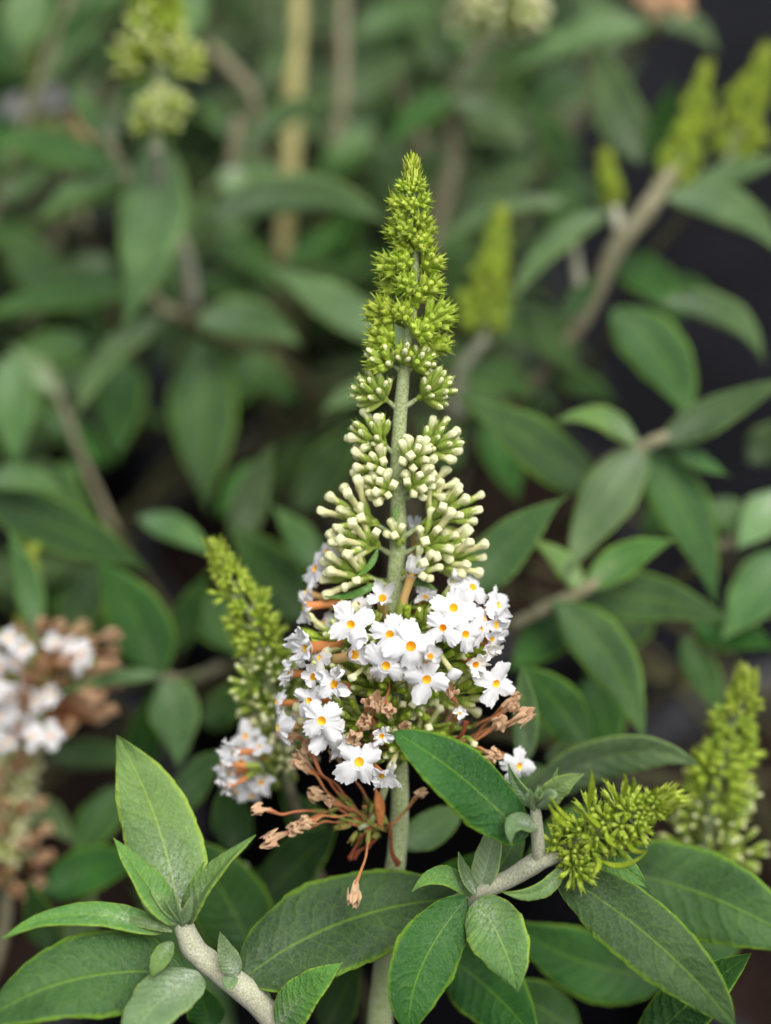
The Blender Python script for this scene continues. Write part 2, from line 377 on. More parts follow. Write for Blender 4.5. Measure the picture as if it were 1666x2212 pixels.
def floret_tpl(seed, tube_mat='tube_orange', cup=0.0, crumple=0.0, petal='petal', throat='throat', tube_len=2.5, nt=96, nr=10, reflex=0.18, calyx='calyx_d'):
    q = random.Random(seed * 13 + 5); V = []; sc = [q.uniform(0.82, 1.12) for _ in range(4)]; dr = [q.uniform(-0.35, 0.38) for _ in range(4)]
    skew = q.uniform(-0.25, 0.25); r0 = 0.175
    for i in range(nr):
        s_ = i / (nr - 1)
        for j in range(nt):
            th = 2 * math.pi * j / nt
            x = (th + skew * 0.15 * math.sin(2 * th)) / (math.pi / 2); k = int(round(x)) % 4; dx = x - round(x)   # -0.5 .. 0.5 inside a lobe
            c = 0.5 + 0.5 * math.cos(2 * math.pi * dx)
            ro = (0.43 + 0.57 * c ** 0.34) * (1 + (sc[k] - 1) * c ** 0.5)
            ro += (frill(th, seed, 5, 0.10) + frill(th, seed + 3, 11, 0.13) + frill(th, seed + 6, 20, 0.12)) * s_ ** 3
            r = r0 + (ro - r0) * s_
            z = cup * (s_ ** 1.3) * 0.95 - reflex * s_ ** 2 + dr[k] * c * s_ ** 1.5
            z += (0.06 * math.cos(2 * math.pi * dx * 2 + seed) * s_ ** 2 - 0.10 * (1 - c) * s_) + frill(th, seed + 9, 2.5, 0.22 + crumple * 0.8) * s_ ** 1.5 + frill(th, seed + 5, 9, 0.20) * s_ ** 5
            z += 0.10 * mnoise.noise(Vector((r * math.cos(th) * 3.2, r * math.sin(th) * 3.2, seed * 2.2)))* s_
            if cup: r *= 1 - 0.48 * min(cup, 1.2) * s_ ** 1.2
            if crumple:
                r *= 1 + crumple * mnoise.noise(Vector((math.cos(th) * 2.3, math.sin(th) * 2.3, s_ * 3 + seed)))
                th2 = th + crumple * 0.5 * mnoise.noise(Vector((math.cos(th) * 1.8 + 5, math.sin(th) * 1.8, s_ * 2 + seed)))
            else: th2 = th
            V.append((r * math.cos(th2), r * math.sin(th2), z))
    F = gridf(nr, nt, True); M = [petal] * len(F)
    n2 = 16; o = len(V)                       # throat, from the limb down into the tube
    V += lathe([lambda th: (0.012, r0 * 1.04), lambda th: (-0.07, r0 * 0.93), lambda th: (-0.20, r0 * 0.80), lambda th: (-0.42, r0 * 0.55), lambda th: (-0.5, 0.01)], n2)
    F += gridf(5, n2, True, o); M += [throat] * (n2 * 4)
    o = len(V)                                # outside of the tube
    L = tube_len
    bend = q.uniform(-0.12, 0.12)
    rg = lathe([lambda th: (-0.02, 0.33), lambda th: (-0.13, 0.255), lambda th: (-0.45, 0.205), lambda th: (-L * 0.5, 0.185), lambda th: (-L * 0.8, 0.20), lambda th: (-L, 0.17)], n2)
    rg = [(x + bend * math.sin(-z / L * math.pi), y, z) for x, y, z in rg]
    V += rg; F += gridf(6, n2, True, o); M += [petal] * n2 + [tube_mat] * (n2 * 4)
    o = len(V); ca = lambda th: 0.22 * max(0, math.cos(4 * th))
    V += lathe([lambda th: (-L * 0.66 + ca(th), 0.235), lambda th: (-L * 0.72, 0.235), lambda th: (-L * 0.85, 0.245), lambda th: (-L, 0.2), lambda th: (-L * 1.07, 0.09), lambda th: (-L * 1.08, 0.01)], n2)
    F += gridf(6, n2, True, o); M += [calyx] * (n2 * 5)
    return np.array(V), F, M
def wilt_tpl(seed, dark=False, head=0.5, tube_len=2.3):
    q = random.Random(seed * 7 + 1); mb = MB(); mb.slots = ['wilt', 'wilt_tube', 'calyx_old', 'wilt_dark']
    pts = [V3(q.uniform(-.1, .1) * i, q.uniform(-.1, .1) * i, -tube_len * (1 - i / 4)) for i in range(5)]
    tm = 'wilt_dark' if dark else 'wilt_tube'
    tube(mb, pts, [0.13, 0.11, 0.09, 0.11, 0.16], tm, 8, 4, wob=0.5)
    if head > 0:
        nt, nr = 44, 12; V = []; e = pts[-1]
        for i in range(nr):
            s_ = i / (nr - 1)
            for j in range(nt):
                th = 2 * math.pi * j / nt; c = 0.5 + 0.5 * math.cos(4 * th)
                r = head * (0.25 + (0.5 + 0.5 * c) * s_ * 0.9) * (1 + 0.55 * mnoise.noise(Vector((math.cos(th) * 2, math.sin(th) * 2, s_ * 2.2 + seed))))
                z = head * (1.25 * math.sin(s_ * 2.4) + 0.75 * mnoise.noise(Vector((math.cos(th) * 2.2 + 7, math.sin(th) * 2.2, s_ * 3 + seed)))) - 0.1
                tw = 0.8 * mnoise.noise(Vector((s_ * 2, seed, c)))
                V.append((e[0] + r * math.cos(th + tw), e[1] + r * math.sin(th + tw), e[2] + z))
        mb.add(V, gridf(nr, nt, True), 'wilt')
    n2 = 12; ca = lambda th: 0.2 * max(0, math.cos(4 * th)); L = tube_len; b = pts[0]
    mb.add([(x + b[0], y + b[1], z) for x, y, z in lathe([lambda th: (-L * 0.84 + ca(th) * 0.6, 0.19), lambda th: (-L * 0.92, 0.2), lambda th: (-L, 0.17), lambda th: (-L * 1.06, 0.06)], n2)], gridf(4, n2, True), 'calyx_old')
    V = np.concatenate(mb.V); return V, mb.F, [mb.slots[i] for i in mb.M]

T_GREEN = [bud_tpl(16, dome=0.06, cream='calyx', seed=i, flare=0.02 + 0.05 * (i % 3)) for i in range(4)]
T_DOT = [bud_tpl(16, dome=0.17 + 0.04 * i, cream='cream', calyx='calyx_d', seed=10 + i, flare=0.03) for i in range(3)]
T_KNOB = [bud_tpl(16, tube_l=0.04 + 0.07 * i, head=0.19 + 0.01 * i, calyx='calyx_d', seed=20 + i, flare=0.03) for i in range(3)]
T_TUBE = [bud_tpl(16, tube_l=0.35 + 0.22 * i, head=0.20 + 0.012 * i, calyx='calyx_d', seed=30 + i, flare=0.04) for i in range(4)]
T_LOW = [bud_tpl(8, dome=0.10, cream='lime', seed=40 + i, flare=0.04) for i in range(2)]
T_LOWC = [bud_tpl(8, dome=0.30, cream='cream', seed=50 + i) for i in range(2)]
T_LOWK = [bud_tpl(8, tube_l=0.25, head=0.27, seed=60 + i) for i in range(2)]
def tpl_mesh(t, name):
    mb = MB(); mb.tpl(t, np.eye(4)); return mb.mesh(name)
ME_BUD = {k: [tpl_mesh(t, 'bud') for t in T] for k, T in (('green', T_GREEN), ('dot', T_DOT), ('knob', T_KNOB), ('tube', T_TUBE))}

def thin_leaf(mb, base, tip, w, bow, mat='bract'):
    """slender pointed bract added to a mesh: a folded blade with thickness"""
    base, tip = np.asarray(base), np.asarray(tip); t = nrm(tip - base); bow = np.asarray(bow, float)
    side = nrm(np.cross(t, bow if np.linalg.norm(np.cross(t, bow)) > 1e-9 else V3(0.3, 0.5, 0.8))); n = np.cross(side, t)
    V = []; L = np.linalg.norm(tip - base)
    for i in range(7):
        v = i / 6; c = base + (tip - base) * v + bow * math.sin(v * math.pi) * 1.0
        hw = w * 0.5 * (0.55 + 0.9 * v if v < 0.5 else 1.0 * (1 - v) * 2) + 0.00004
        V += [c - side * hw + n * hw * 0.3, c - n * hw * 0.25, c + side * hw + n * hw * 0.3, c + n * hw * 0.2]
    F = gridf(7, 4, True); mb.add(V, F, mat)

def fib(n, jit, q):
    out = []
    for i in range(n):
        z = 1 - 2 * (i + 0.5) / n; r = math.sqrt(1 - z * z); a = i * 2.39996 + q.uniform(-jit, jit)
        out.append(nrm(V3(r * math.cos(a), r * math.sin(a), z) + V3(q.uniform(-jit, jit), q.uniform(-jit, jit), q.uniform(-jit, jit)) * 0.3))
    return out
def cyme(rachis, root, c, rc, n, blen, kind, q, parent=None, joined=None, ped_r=0.0005, back=-0.75, mat='stem_green', bract=True):
    """one flower-bud cluster: centre c, radius rc; stalk from root on the axis; buds either separate objects or joined into a mesh builder"""
    out = nrm(c - root); o = root + (c - root) * 0.42
    if np.linalg.norm(c - root) > rc * 0.5:
        tube(rachis, [root, root * 0.45 + o * 0.55 + V3(0, 0, -0.0003), o + out * rc * 0.15], [ped_r * 1.25, ped_r, ped_r * 0.6], mat, 6, 3)
    for d in fib(n, 0.35, q):
        if d @ out < -0.35: continue
        if parent is not None and d @ FWD > -back: continue
        tip = c + d * rc * q.uniform(0.86, 1.1); ax = nrm(nrm(tip - o) + d * 0.35 + V3(0, 0, 0.12))
        k = kind(q) if callable(kind) else kind
        L = blen * q.uniform(0.86, 1.12)
        if k[0] == 'o':
            T = {'g': T_LOW, 'c': T_LOWC, 'k': T_LOWK}[k[1]]; joined.tpl(q.choice(T), frame(ax, q.uniform(0, 6), tip - ax * L, L)); continue
        tl = {'green': 1.0, 'dot': 1.05, 'knob': 1.35, 'tube': 1.9}[k]
        X = frame(ax, q.uniform(0, 6), tip - ax * L * tl * 0.9, L)
        if joined is not None: joined.tpl(q.choice({'green': T_GREEN, 'dot': T_DOT, 'knob': T_KNOB, 'tube': T_TUBE}[k]), X)
        else: link('bud', q.choice(ME_BUD[k]), parent, X)
        # pedicel from the bud's base to the cluster's centre
        b = tip - ax * L * tl * 0.9
        if np.linalg.norm(b - o) > 0.0008 and rachis is not None: tube(rachis, [o, (o + b) / 2, b + ax * 0.0002], [ped_r * 0.5] * 3, 'calyx_d', 5, 2, cap=False)
    if bract and joined is not None:
        thin_leaf(joined, o, o + nrm(out + V3(0, 0, -0.2)) * rc * 1.7, rc * 0.22, V3(0, 0, 0.1) * rc)

def spike(plant, pts, d, prof, nodes, q, blen=0.0034, seg=None, stalk_r=9, label=None, green_to=0.6, cream_to=0.85, low=True, tipn=90, nb=16, rmul=1.25):
    """a complete spike: pts = axis pixels from tip to base (x, y[, depth]), prof = list of (fraction, radius px)"""
    A = [P(p[0], p[1], p[2] if len(p) > 2 else d) for p in pts]
    s = px(d); C = catmull(A, 12)
    D = np.r_[0, np.cumsum(np.linalg.norm(np.diff(C, axis=0), axis=1))]; L = D[-1]; D /= L
    at = lambda f: V3(*[np.interp(f, D, C[:, k]) for k in range(3)])
    rad = lambda f: np.interp(f, [a for a, _ in prof], [b for _, b in prof]) * s
    ra = MB()
    tube(ra, A, list(np.linspace(1.5, stalk_r, len(A)) * s), 'stem_green', 8, 5)
    items = []
    f = 0.05; k = 0
    fs = []
    while f < 0.97:
        fs.append(f); f += max(0.020, rad(f) / L * 0.50 * rmul)
    ax = nrm(C[0] - C[-1]); x0 = nrm(np.cross(ax, FWD)); y0 = np.cross(ax, x0)
    for k, f in enumerate(fs):
        r = rad(f); m = MB(); p0 = at(min(f + 0.03, 1))
        na = 3 if f < 0.35 else 4
        for h in range(na):
            a = k * (math.pi / na) + h * 2 * math.pi / na + q.uniform(-.25, .25)
            o = x0 * math.cos(a) + y0 * math.sin(a); rr = r * q.uniform(0.72, 1.18)
            rc = max(0.42 * rr, 0.0012); cc = at(f) + o * max(rr - rc, rc * 0.25) + ax * rc * 0.3
            if f < green_to: kind = 'og' if low else 'green'
            elif f < cream_to: kind = ('oc' if low else 'dot')
            else: kind = ('ok' if low else 'knob')
            fuzzf = q.random()
            if green_to - 0.1 < f < green_to + 0.1 and fuzzf < 0.5: kind = 'og' if low else 'green'
            cyme(ra, p0, cc, rc, nb if f > 0.25 else nb - 5, blen * (0.55 + 0.45 * min(1, f / 0.5)), kind, q, joined=m, ped_r=0.0004)
        items.append((m, f))
    # tip: overlapping pointed bracts
    tm = MB()
    for i in range(tipn):
        f = 0.0 + 0.14 * (i / tipn) ** 1.1; a = i * 2.4
        o = x0 * math.cos(a) + y0 * math.sin(a); r = rad(f)
        b = at(f + 0.015) + o * r * 0.45
        thin_leaf(tm, b, b + nrm(ax * 1.0 + o * 0.55) * (0.0016 + 0.0022 * q.random()), 0.0006, o * 0.0002, 'lime' if i % 3 else 'bract')
    root = ra.obj('flower_spike', plant)
    if label: root['label'] = label
    for m, f in items: m.obj('bud_cluster', root)
    tag(tm.obj('spike_tip', root), kind='stuff')
    return root, at, C

# ------------------------------------------------------------------ setting
SOIL_Z = 0.205
mb = MB(); n = 60
def gz(x, y): return 0.006 * mnoise.noise(Vector((x * 1.3, y * 1.3, 0)))
xs = np.concatenate([[-80, -30, -10, -5], np.linspace(-3, 3, 40), [5, 10, 30, 80]])
ys = np.concatenate([[-60, -20, -6], np.linspace(-2, 5, 44), [8, 14, 30, 60, 120]])
Vg = [(x, y, gz(x, y) if abs(x) < 4 and abs(y) < 6 else 0) for y in ys for x in xs]
mb.add(Vg, gridf(len(ys), len(xs), False), 'fabric')
tag(mb.obj('ground'), 'black woven landscape fabric covering the ground beneath the pots', None, None, 'structure')

def pot(x, y, label, r=0.125, h=0.225):
    root = thing('nursery_pot', label, 'pot', 'black nursery pots under the bushes'); root.location = (x, y, 0)
    nt = 48; b = MB()
    pr = [(0.004, 0.0), (0.004, r * 0.80), (0.012, r * 0.83), (h * 0.86, r * 0.97), (h * 0.87, r * 1.02), (h * 0.985, r * 1.04), (h, r * 1.03), (h, r * 0.985), (h * 0.9, r * 0.955), (h * 0.3, r * 0.85)]
    b.add(lathe([(lambda th, z=z, rr=rr: (z, max(rr, 1e-4))) for z, rr in pr], nt), gridf(len(pr), nt, True), 'pot')
    w_ = b.obj('pot_wall', root)
    s_ = MB(); V = []
    for i in range(14):
        rr = r * 0.94 * i / 13
        for j in range(40):
            th = 2 * math.pi * j / 40
            X, Y = rr * math.cos(th), rr * math.sin(th)
            V.append((X, Y, SOIL_Z + 0.008 * mnoise.noise(Vector((X * 40 + x * 9, Y * 40, y))) + 0.004 * mnoise.noise(Vector((X * 130, Y * 130, y)))))
    s_.add(V, gridf(14, 40, True), 'soil'); s_.obj('soil', root)
    return root
PLANT_XY = {'A': (0.0, 0.215), 'B': (-0.20, 0.44), 'C': (0.21, 0.43), 'D': (0.0, 0.68), 'E': (-0.29, 0.76), 'G': (0.0, 0.98), 'H': (-0.3, 1.08)}
LBL = {'A': 'white butterfly bush bearing the tall sharp central flower spike over woolly young shoots',
       'B': 'white butterfly bush with browning flower cluster and drooping broad green leaves',
       'C': 'butterfly bush with narrow lime bud spikes beside the bare black ground',
       'D': 'butterfly bush with a straw-coloured stem and cream bud cluster, behind the central spike',
       'E': 'leafy butterfly bush without flowers behind the bush with browning flowers',
       'G': 'distant leafy butterfly bush behind the one with the straw-coloured stem',
       'H': 'distant leafy butterfly bush standing behind another flowerless bush'}
PLBL = {'A': 'black plastic nursery pot holding the bush with the tall central spike',
        'B': 'black plastic nursery pot holding the bush with browning flowers',
        'C': 'black plastic nursery pot holding the bush beside the bare ground',
        'D': 'black plastic nursery pot holding the bush with the straw-coloured stem',
        'E': 'black plastic nursery pot holding the flowerless bush behind the browning one',
        'G': 'black plastic nursery pot of the distant bush behind the straw-coloured stem',
        'H': 'black plastic nursery pot of the distant bush behind the flowerless one'}
PL = {}
for k, (x, y) in PLANT_XY.items():
    pot(x, y, PLBL[k])
    PL[k] = thing('butterfly_bush', LBL[k], 'shrub', 'butterfly bushes in pots'); PL[k].location = (x, y, SOIL_Z); 
bpy.context.view_layer.update()
_link0 = link
def link(name, me, parent=None, X=None):           # keep world coordinates under plants that stand off the origin
    o = bpy.data.objects.new(name, me); COL.objects.link(o)
    if parent is not None:
        o.parent = parent
        r = parent
        while r.parent is not None: r = r.parent
        if parent is r: o.matrix_parent_inverse = Matrix.Translation(-r.location)
    if X is not None: o.matrix_basis = Matrix(X.tolist())
    return o
A_, B_, C_, D_ = PL['A'], PL['B'], PL['C'], PL['D']
def soil_pt(k, dx=0.0, dy=0.0): return V3(PLANT_XY[k][0] + dx, PLANT_XY[k][1] + dy, SOIL_Z - 0.01)
def stem(k, pts, radii, mat='stem', foot=None, name='stem', sides=12):
    """pts: (x, y, depth) pixels; foot: offset on the soil to which the lower end runs on"""
    Q = [P(*p) for p in pts]; R = [r * px(p[2]) for r, p in zip(radii, pts)]
    if foot is not None:
        f = soil_pt(k, *foot); e = Q[-1]; t = nrm(Q[-1] - Q[-2]); l = np.linalg.norm(f - e)
        Q2 = [e - t * 0.002, e + (t + V3(0, 0.25, -0.35)) * l * 0.16, e * 0.5 + f * 0.5 + V3(0, 0.12, -0.02) * l, f]; r_ = min(R[-1], 0.0022)
        m = MB(); tube(m, Q2, [R[-1] * 0.97, r_, r_, r_ * 1.25], 'stem_wood', 8, 6, wob=0.1)
    else: m = MB()
    tube(m, Q, R, mat, sides, 7, wob=0.10)
    return m.obj(name, PL[k])

# ================================================================== MAIN SPIKE
q = random.Random(11)
AX = [(889, 332), (892, 420), (895, 500), (897, 575), (895, 640), (884, 720), (873, 800), (866, 880), (861, 960), (859, 1060), (861, 1150), (855, 1240), (851, 1330), (850, 1420), (852, 1520), (860, 1620), (864, 1720), (860, 1820), (848, 1920), (838, 2020), (829, 2120), (818, 2230), (806, 2330)]
def axd(y): return np.interp(y, [330, 1400, 1900, 2330], [0.289, 0.304, 0.309, 0.318])
def axx(y): return np.interp(y, [p[1] for p in AX], [p[0] for p in AX])
def APT(y): return P(axx(y), y, axd(y))
PXM = px(0.30)
def Q3(x, y, tc): return P(x, y, axd(y) - tc * PXM)      # tc: pixels towards the camera from the axis plane
rach = MB()
hw = lambda y: np.interp(y, [330, 450, 600, 750, 850, 1000, 1200, 1400, 1700, 1950, 2150, 2330], [3, 6, 9, 12, 14.5, 16, 18, 19, 19.5, 23, 27, 30])
up = [p for p in AX if p[1] <= 1620]; lo = [p for p in AX if p[1] >= 1620]
tube(rach, [Q3(x, y, 0) for x, y in up], [hw(y) * px(axd(y)) for x, y in up], 'stem_green', 14, 6, wob=0.08)
m = MB(); fA = soil_pt('A')
tube(m, [Q3(x, y, 0) for x, y in lo] + [P(806, 2330, 0.318) * 0.5 + fA * 0.5, fA], [hw(y) * px(axd(y)) for x, y in lo] + [0.003, 0.0036], 'stem_green', 14, 6, wob=0.08)
m.obj('stem', A_)
# clusters: (x, y, towards camera, radius, n, kind, y of the node)
GREEN, DOT, KNOB, TUBEK = 'green', 'dot', 'knob', 'tube'
gd = lambda q: 'dot' if q.random() < 0.45 else 'green'
dk = lambda q: 'knob' if q.random() < 0.45 else 'dot'
kt = lambda q: 'tube' if q.random() < 0.35 else 'knob'
tk = lambda q: 'tube' if q.random() < 0.8 else 'knob'
green_c = [(868, 402, 8, 16, 12), (908, 398, 6, 16, 12), (889, 408, 22, 15, 10), (857, 437, 4, 22, 14), (913, 433, 4, 22, 14), (887, 442, 30, 20, 12), (866, 470, 18, 20, 12), (912, 474, 14, 22, 14),
           (857, 500, 4, 26, 16), (878, 497, 32, 24, 14), (917, 494, 4, 24, 14), (912, 524, 22, 24, 14), (868, 528, 14, 20, 12), (838, 572, 4, 31, 20), (930, 566, 4, 31, 20), (886, 574, -26, 26, 12), (868, 562, 24, 24, 12),
           (878, 612, 30, 27, 16), (930, 617, 8, 29, 18), (836, 618, -22, 22, 12), (902, 640, 12, 22, 10), (826, 674, 8, 37, 24), (948, 682, 6, 38, 24), (880, 690, -30, 30, 12), (867, 672, 26, 24, 12), (916, 712, 32, 30, 18),
           (826, 728, 4, 38, 22), (940, 735, -14, 34, 18)]
SP = None
spike_items = []
for (x, y, tc, r, n_, *_) in green_c:
    m = MB(); s = px(axd(y)); node = APT(y + r * 0.7)
    cyme(rach, node, Q3(x, y, tc), r * s, int(n_ * 1.1), np.interp(y, [390, 450, 560, 680], [24, 34, 46, 52]) * s, GREEN, q, joined=m, ped_r=0.00045, bract=q.random() < 0.75)
    spike_items.append(m)
cream_c = [(824, 776, 16, 36, 15, gd, 800), (912, 780, 18, 33, 14, gd, 805), (870, 762, 30, 22, 8, gd, 800), (806, 842, 14, 44, 18, DOT, 885), (944, 838, 10, 42, 17, DOT, 880),
           (800, 935, 10, 46, 16, dk, 985), (950, 950, 4, 48, 18, dk, 1000), (898, 985, 42, 42, 15, KNOB, 1020), (806, 1000, 20, 42, 14, KNOB, 1030),
           (905, 1040, 46, 38, 12, KNOB, 1070), (822, 1050, 36, 36, 11, KNOB, 1075), (948, 1045, -6, 36, 9, kt, 1080),
           (762, 1100, 14, 62, 15, tk, 1160), (972, 1095, 8, 64, 16, kt, 1165), (770, 1158, 30, 58, 14, kt, 1200), (858, 1150, 44, 22, 4, KNOB, 1180), (950, 1160, 34, 54, 13, kt, 1200),
           (752, 1225, 26, 60, 13, tk, 1270), (990, 1195, 20, 62, 14, tk, 1240), (920, 1222, 58, 38, 8, kt, 1255)]
flw = []
SPK = [None]
def finish_spike():
    root = rach.obj('flower_spike', A_); SPK[0] = root
    return root
SPK[0] = _root = bpy.data.objects.new('flower_spike', bpy.data.meshes.new('flower_spike')); COL.objects.link(_root)
_root.parent = A_; _root.matrix_parent_inverse = Matrix.Translation(-A_.location)
_root['label'] = 'tall tapering spike, lime tip, cream buds and white florets, sharply in focus'
for (x, y, tc, r, n_, kd, ny) in cream_c:
    s = px(axd(y))
    cyme(rach, APT(ny), Q3(x, y, tc), r * s, int(n_ * 1.75), np.interp(y, [770, 1000, 1200], [46, 44, 46]) * s, kd, q, parent=_root, ped_r=0.00055, back=-0.45)
for m in spike_items: m.obj('bud_cluster', _root)
# tip of the spike
tm = MB()
for i in range(150):
    y = 334 + 62 * (i / 150) ** 0.9; a = i * 2.4; rr = np.interp(y, [330, 350, 380, 400], [4, 13, 21, 28]) * PXM
    o = RIGHT * math.cos(a) - FWD * math.sin(a)
    b = APT(y + 12) + o * rr * 0.62
    thin_leaf(tm, b, b + nrm(UPV + o * 0.42 + V3(q.uniform(-.2, .2), 0, 0)) * PXM * q.uniform(13, 27), PXM * 6.5, o * PXM * 1.5, 'lime' if i % 3 else 'bract')
for (x, y, x2, y2) in ((848, 432, 838, 398), (842, 470, 826, 466), (846, 560, 800, 540), (935, 440, 944, 430), (812, 690, 782, 688), (905, 395, 922, 372)):
    thin_leaf(tm, Q3(x, y, 8), Q3(x2, y2, 14), PXM * 5, UPV * PXM * -3)
tag(tm.obj('spike_tip', _root), kind='stuff')

# florets: (x, y, facing right, up, camera, diameter px, kind, towards camera or None)
OP, CUP, CR, AGE, BUDW = 'open', 'cup', 'crumpled', 'ageing', 'budw'
FL = [(758, 1349, -.15, .05, 1, 88, OP, 168), (842, 1371, -.12, .12, 1, 88, OP, 196), (888, 1396, .08, .05, 1, 106, OP, 226), (834, 1438, -.08, -.15, 1, 90, OP, 216),
      (980, 1313, .12, .25, 1, 92, OP, 150), (957, 1356, -.1, .1, 1, 76, OP, 188), (1006, 1370, .25, .05, 1, 78, OP, 175), (922, 1468, .12, -.1, 1, 92, OP, 212), (1072, 1477, .45, -.1, .9, 86, OP, 120),
      (695, 1557, -.12, -.05, 1, 92, OP, 190), (711, 1590, .1, -.2, 1, 88, OP, 165), (776, 1646, -.02, .2, 1, 100, OP, 205), (668, 1514, -.45, .05, .9, 74, OP, 150), (766, 1414, .45, .15, .8, 72, CUP, 165),
      (660, 1400, -.75, -.05, .65, 92, CR, 95), (624, 1455, -.85, .1, .5, 66, CR, 70), (678, 1462, -.2, .2, 1, 60, CUP, 135), (722, 1478, -.35, .2, .9, 80, CR, 160),
      (597, 1516, -.95, .15, .35, 66, OP, 60), (600, 1572, -.92, -.05, .4, 82, OP, 70), (655, 1312, -1, -.05, .2, 84, OP, 20), (680, 1228, -.85, .2, .5, 88, OP, -20), (706, 1192, -.6, .4, .6, 78, OP, -30), (662, 1278, -.9, .35, .3, 66, OP, -12),
      (826, 1292, -.05, .45, .85, 66, CUP, 95), (892, 1236, .25, .85, .45, 62, CUP, 75), (987, 1243, .4, .75, .5, 44, BUDW, 60), (1022, 1268, .4, .5, .7, 84, OP, 60), (1078, 1308, .85, .3, .45, 92, OP, 55),
      (1072, 1350, .8, .05, .55, 80, CR, 70), (1037, 1358, .5, .1, .85, 76, OP, 140), (1063, 1382, .65, -.15, .7, 66, CR, 105), (1060, 1404, .5, -.4, .7, 48, AGE, 112), (1028, 1436, .35, -.1, .9, 58, AGE, 138),
      (930, 1418, .3, .3, .9, 52, CUP, 225), (980, 1455, .45, -.6, .6, 40, BUDW, 175), (825, 1590, .0, .05, 1, 50, CR, 185), (826, 1676, .45, -.35, .8, 66, CR, 185), (1122, 1655, .55, -.15, .8, 82, OP, 62),
      (994, 1541, .2, .5, .8, 34, CR, 120), (925, 1165, .3, .5, -.4, 66, OP, -40), (920, 1290, .2, .4, .5, 60, CR, 20), (772, 1306, -.2, .4, .7, 64, OP, 60), (700, 1345, -.7, .2, .5, 60, OP, -10), (896, 1150, 0, .6, .5, 50, CUP, -50), (1010, 1300, .5, .4, .4, 66, OP, 20),
      (1046, 1335, .7, .3, .5, 64, OP, 95), (690, 1420, -.6, .3, .6, 60, OP, 90), (640, 1540, -.7, .1, .5, 60, OP, 40), (744, 1610, -.2, -.1, .9, 60, CR, 120), (985, 1545, .3, .1, .6, 44, OP, -30)]
ME_FL = {OP: [tpl_mesh(floret_tpl(i, ('tube_orange', 'tube_tan')[i % 2], throat=('throat', 'throat', 'throat_d')[i % 3], reflex=0.10 + 0.06 * (i % 4)), 'floret') for i in range(8)],
         CUP: [tpl_mesh(floret_tpl(20 + i, 'tube_tan', cup=0.75 + 0.2 * i), 'floret') for i in range(3)],
         CR: [tpl_mesh(floret_tpl(30 + i, 'tube_orange', cup=0.55, crumple=0.55), 'floret') for i in range(4)],
         AGE: [tpl_mesh(floret_tpl(40 + i, 'tube_orange', cup=0.6, crumple=0.3, petal='petal_old', throat='throat_d'), 'floret') for i in range(2)]}
ME_BW = [tpl_mesh(bud_tpl(16, tube_l=1.0, head=0.36, cream='petal', tube_mat='tube_cream', calyx='calyx_d', seed=77), 'floret')]
qf = random.Random(5)
for i, (x, y, fx, fy, fz, dia, kd, tc) in enumerate(FL):
    f = camdir(fx, fy, fz); c = Q3(x, y, tc); R = dia * PXM * 0.5 * 1.12
    if kd == BUDW:
        L = 42 * PXM; X = frame(f, qf.uniform(0, 6), c - f * L * 2.0, L); link('floret', ME_BW[0], _root, X); base = c - f * L * 2.0
    else:
        k2 = {CUP: 1.35, CR: 1.15, AGE: 1.25}.get(kd, 1.0); R *= k2
        Lz = min(1.0, 100 * PXM / (2.5 * R)) if dia > 60 else 1.0
        link('floret', ME_FL[kd][i % len(ME_FL[kd])], _root, frame(f, qf.uniform(0, 6), c, (R, R, R * Lz if kd == OP else R))); base = c - f * R * 2.6
    # stalk to the axis
    ny = min(max(y + 20, 1180), 1620); a = APT(ny) if y > 1330 else APT(min(y + 60, 1330))
    midp = a * 0.5 + base * 0.5 + V3(0, 0, -0.001)
    tube(rach, [a, midp, base + f * 0.0006], [0.0006, 0.00045, 0.0004], 'calyx_d', 6, 4)
# individual cream buds among the florets
for (x, y, fx, fy, fz, tc, k) in ((758, 1466, -.5, -.35, .75, 190, 'tube'), (778, 1325, -.4, .5, .7, 120, 'tube'), (874, 1520, .35, .25, .85, 130, 'knob'), (1027, 1610, .3, -.2, .9, 110, 'knob'), (735, 1300, -.5, .3, .7, 60, 'knob'),
                                   (905, 1310, -.15, .8, .5, 110, 'dot'), (930, 1312, .25, .75, .5, 112, 'dot'), (700, 1475, -.5, .3, .7, 110, 'knob'), (800, 1400, -.3, .2, .8, 120, 'tube'), (935, 1520, .3, .1, .6, 80, 'dot')):
    f = camdir(fx, fy, fz); L = 38 * PXM; tl = {'dot': 1.05, 'knob': 1.4, 'tube': 2.0}[k]
    b = Q3(x, y, tc) - f * L * tl; link('bud', qf.choice(ME_BUD[k]), _root, frame(f, qf.uniform(0, 6), b, L))
    tube(rach, [APT(min(y + 40, 1600)), APT(min(y + 40, 1600)) * 0.45 + b * 0.55, b + f * 0.0003], [0.0006, 0.00045, 0.0004], 'calyx_d', 6, 3)
MT['calyx_old'] = plain('calyx_spent', lin(104, 112, 48), lin(150, 146, 76), 700, 0.7, 0.2, 0.3, 0.0002, rvar=0.3, bscale=2500)
ME_SPENT = [tpl_mesh(bud_tpl(12, dome=0.02, cream='wilt_tube', calyx='calyx_old', seed=90 + i, flare=0.05), 'spent_calyx') for i in range(2)]
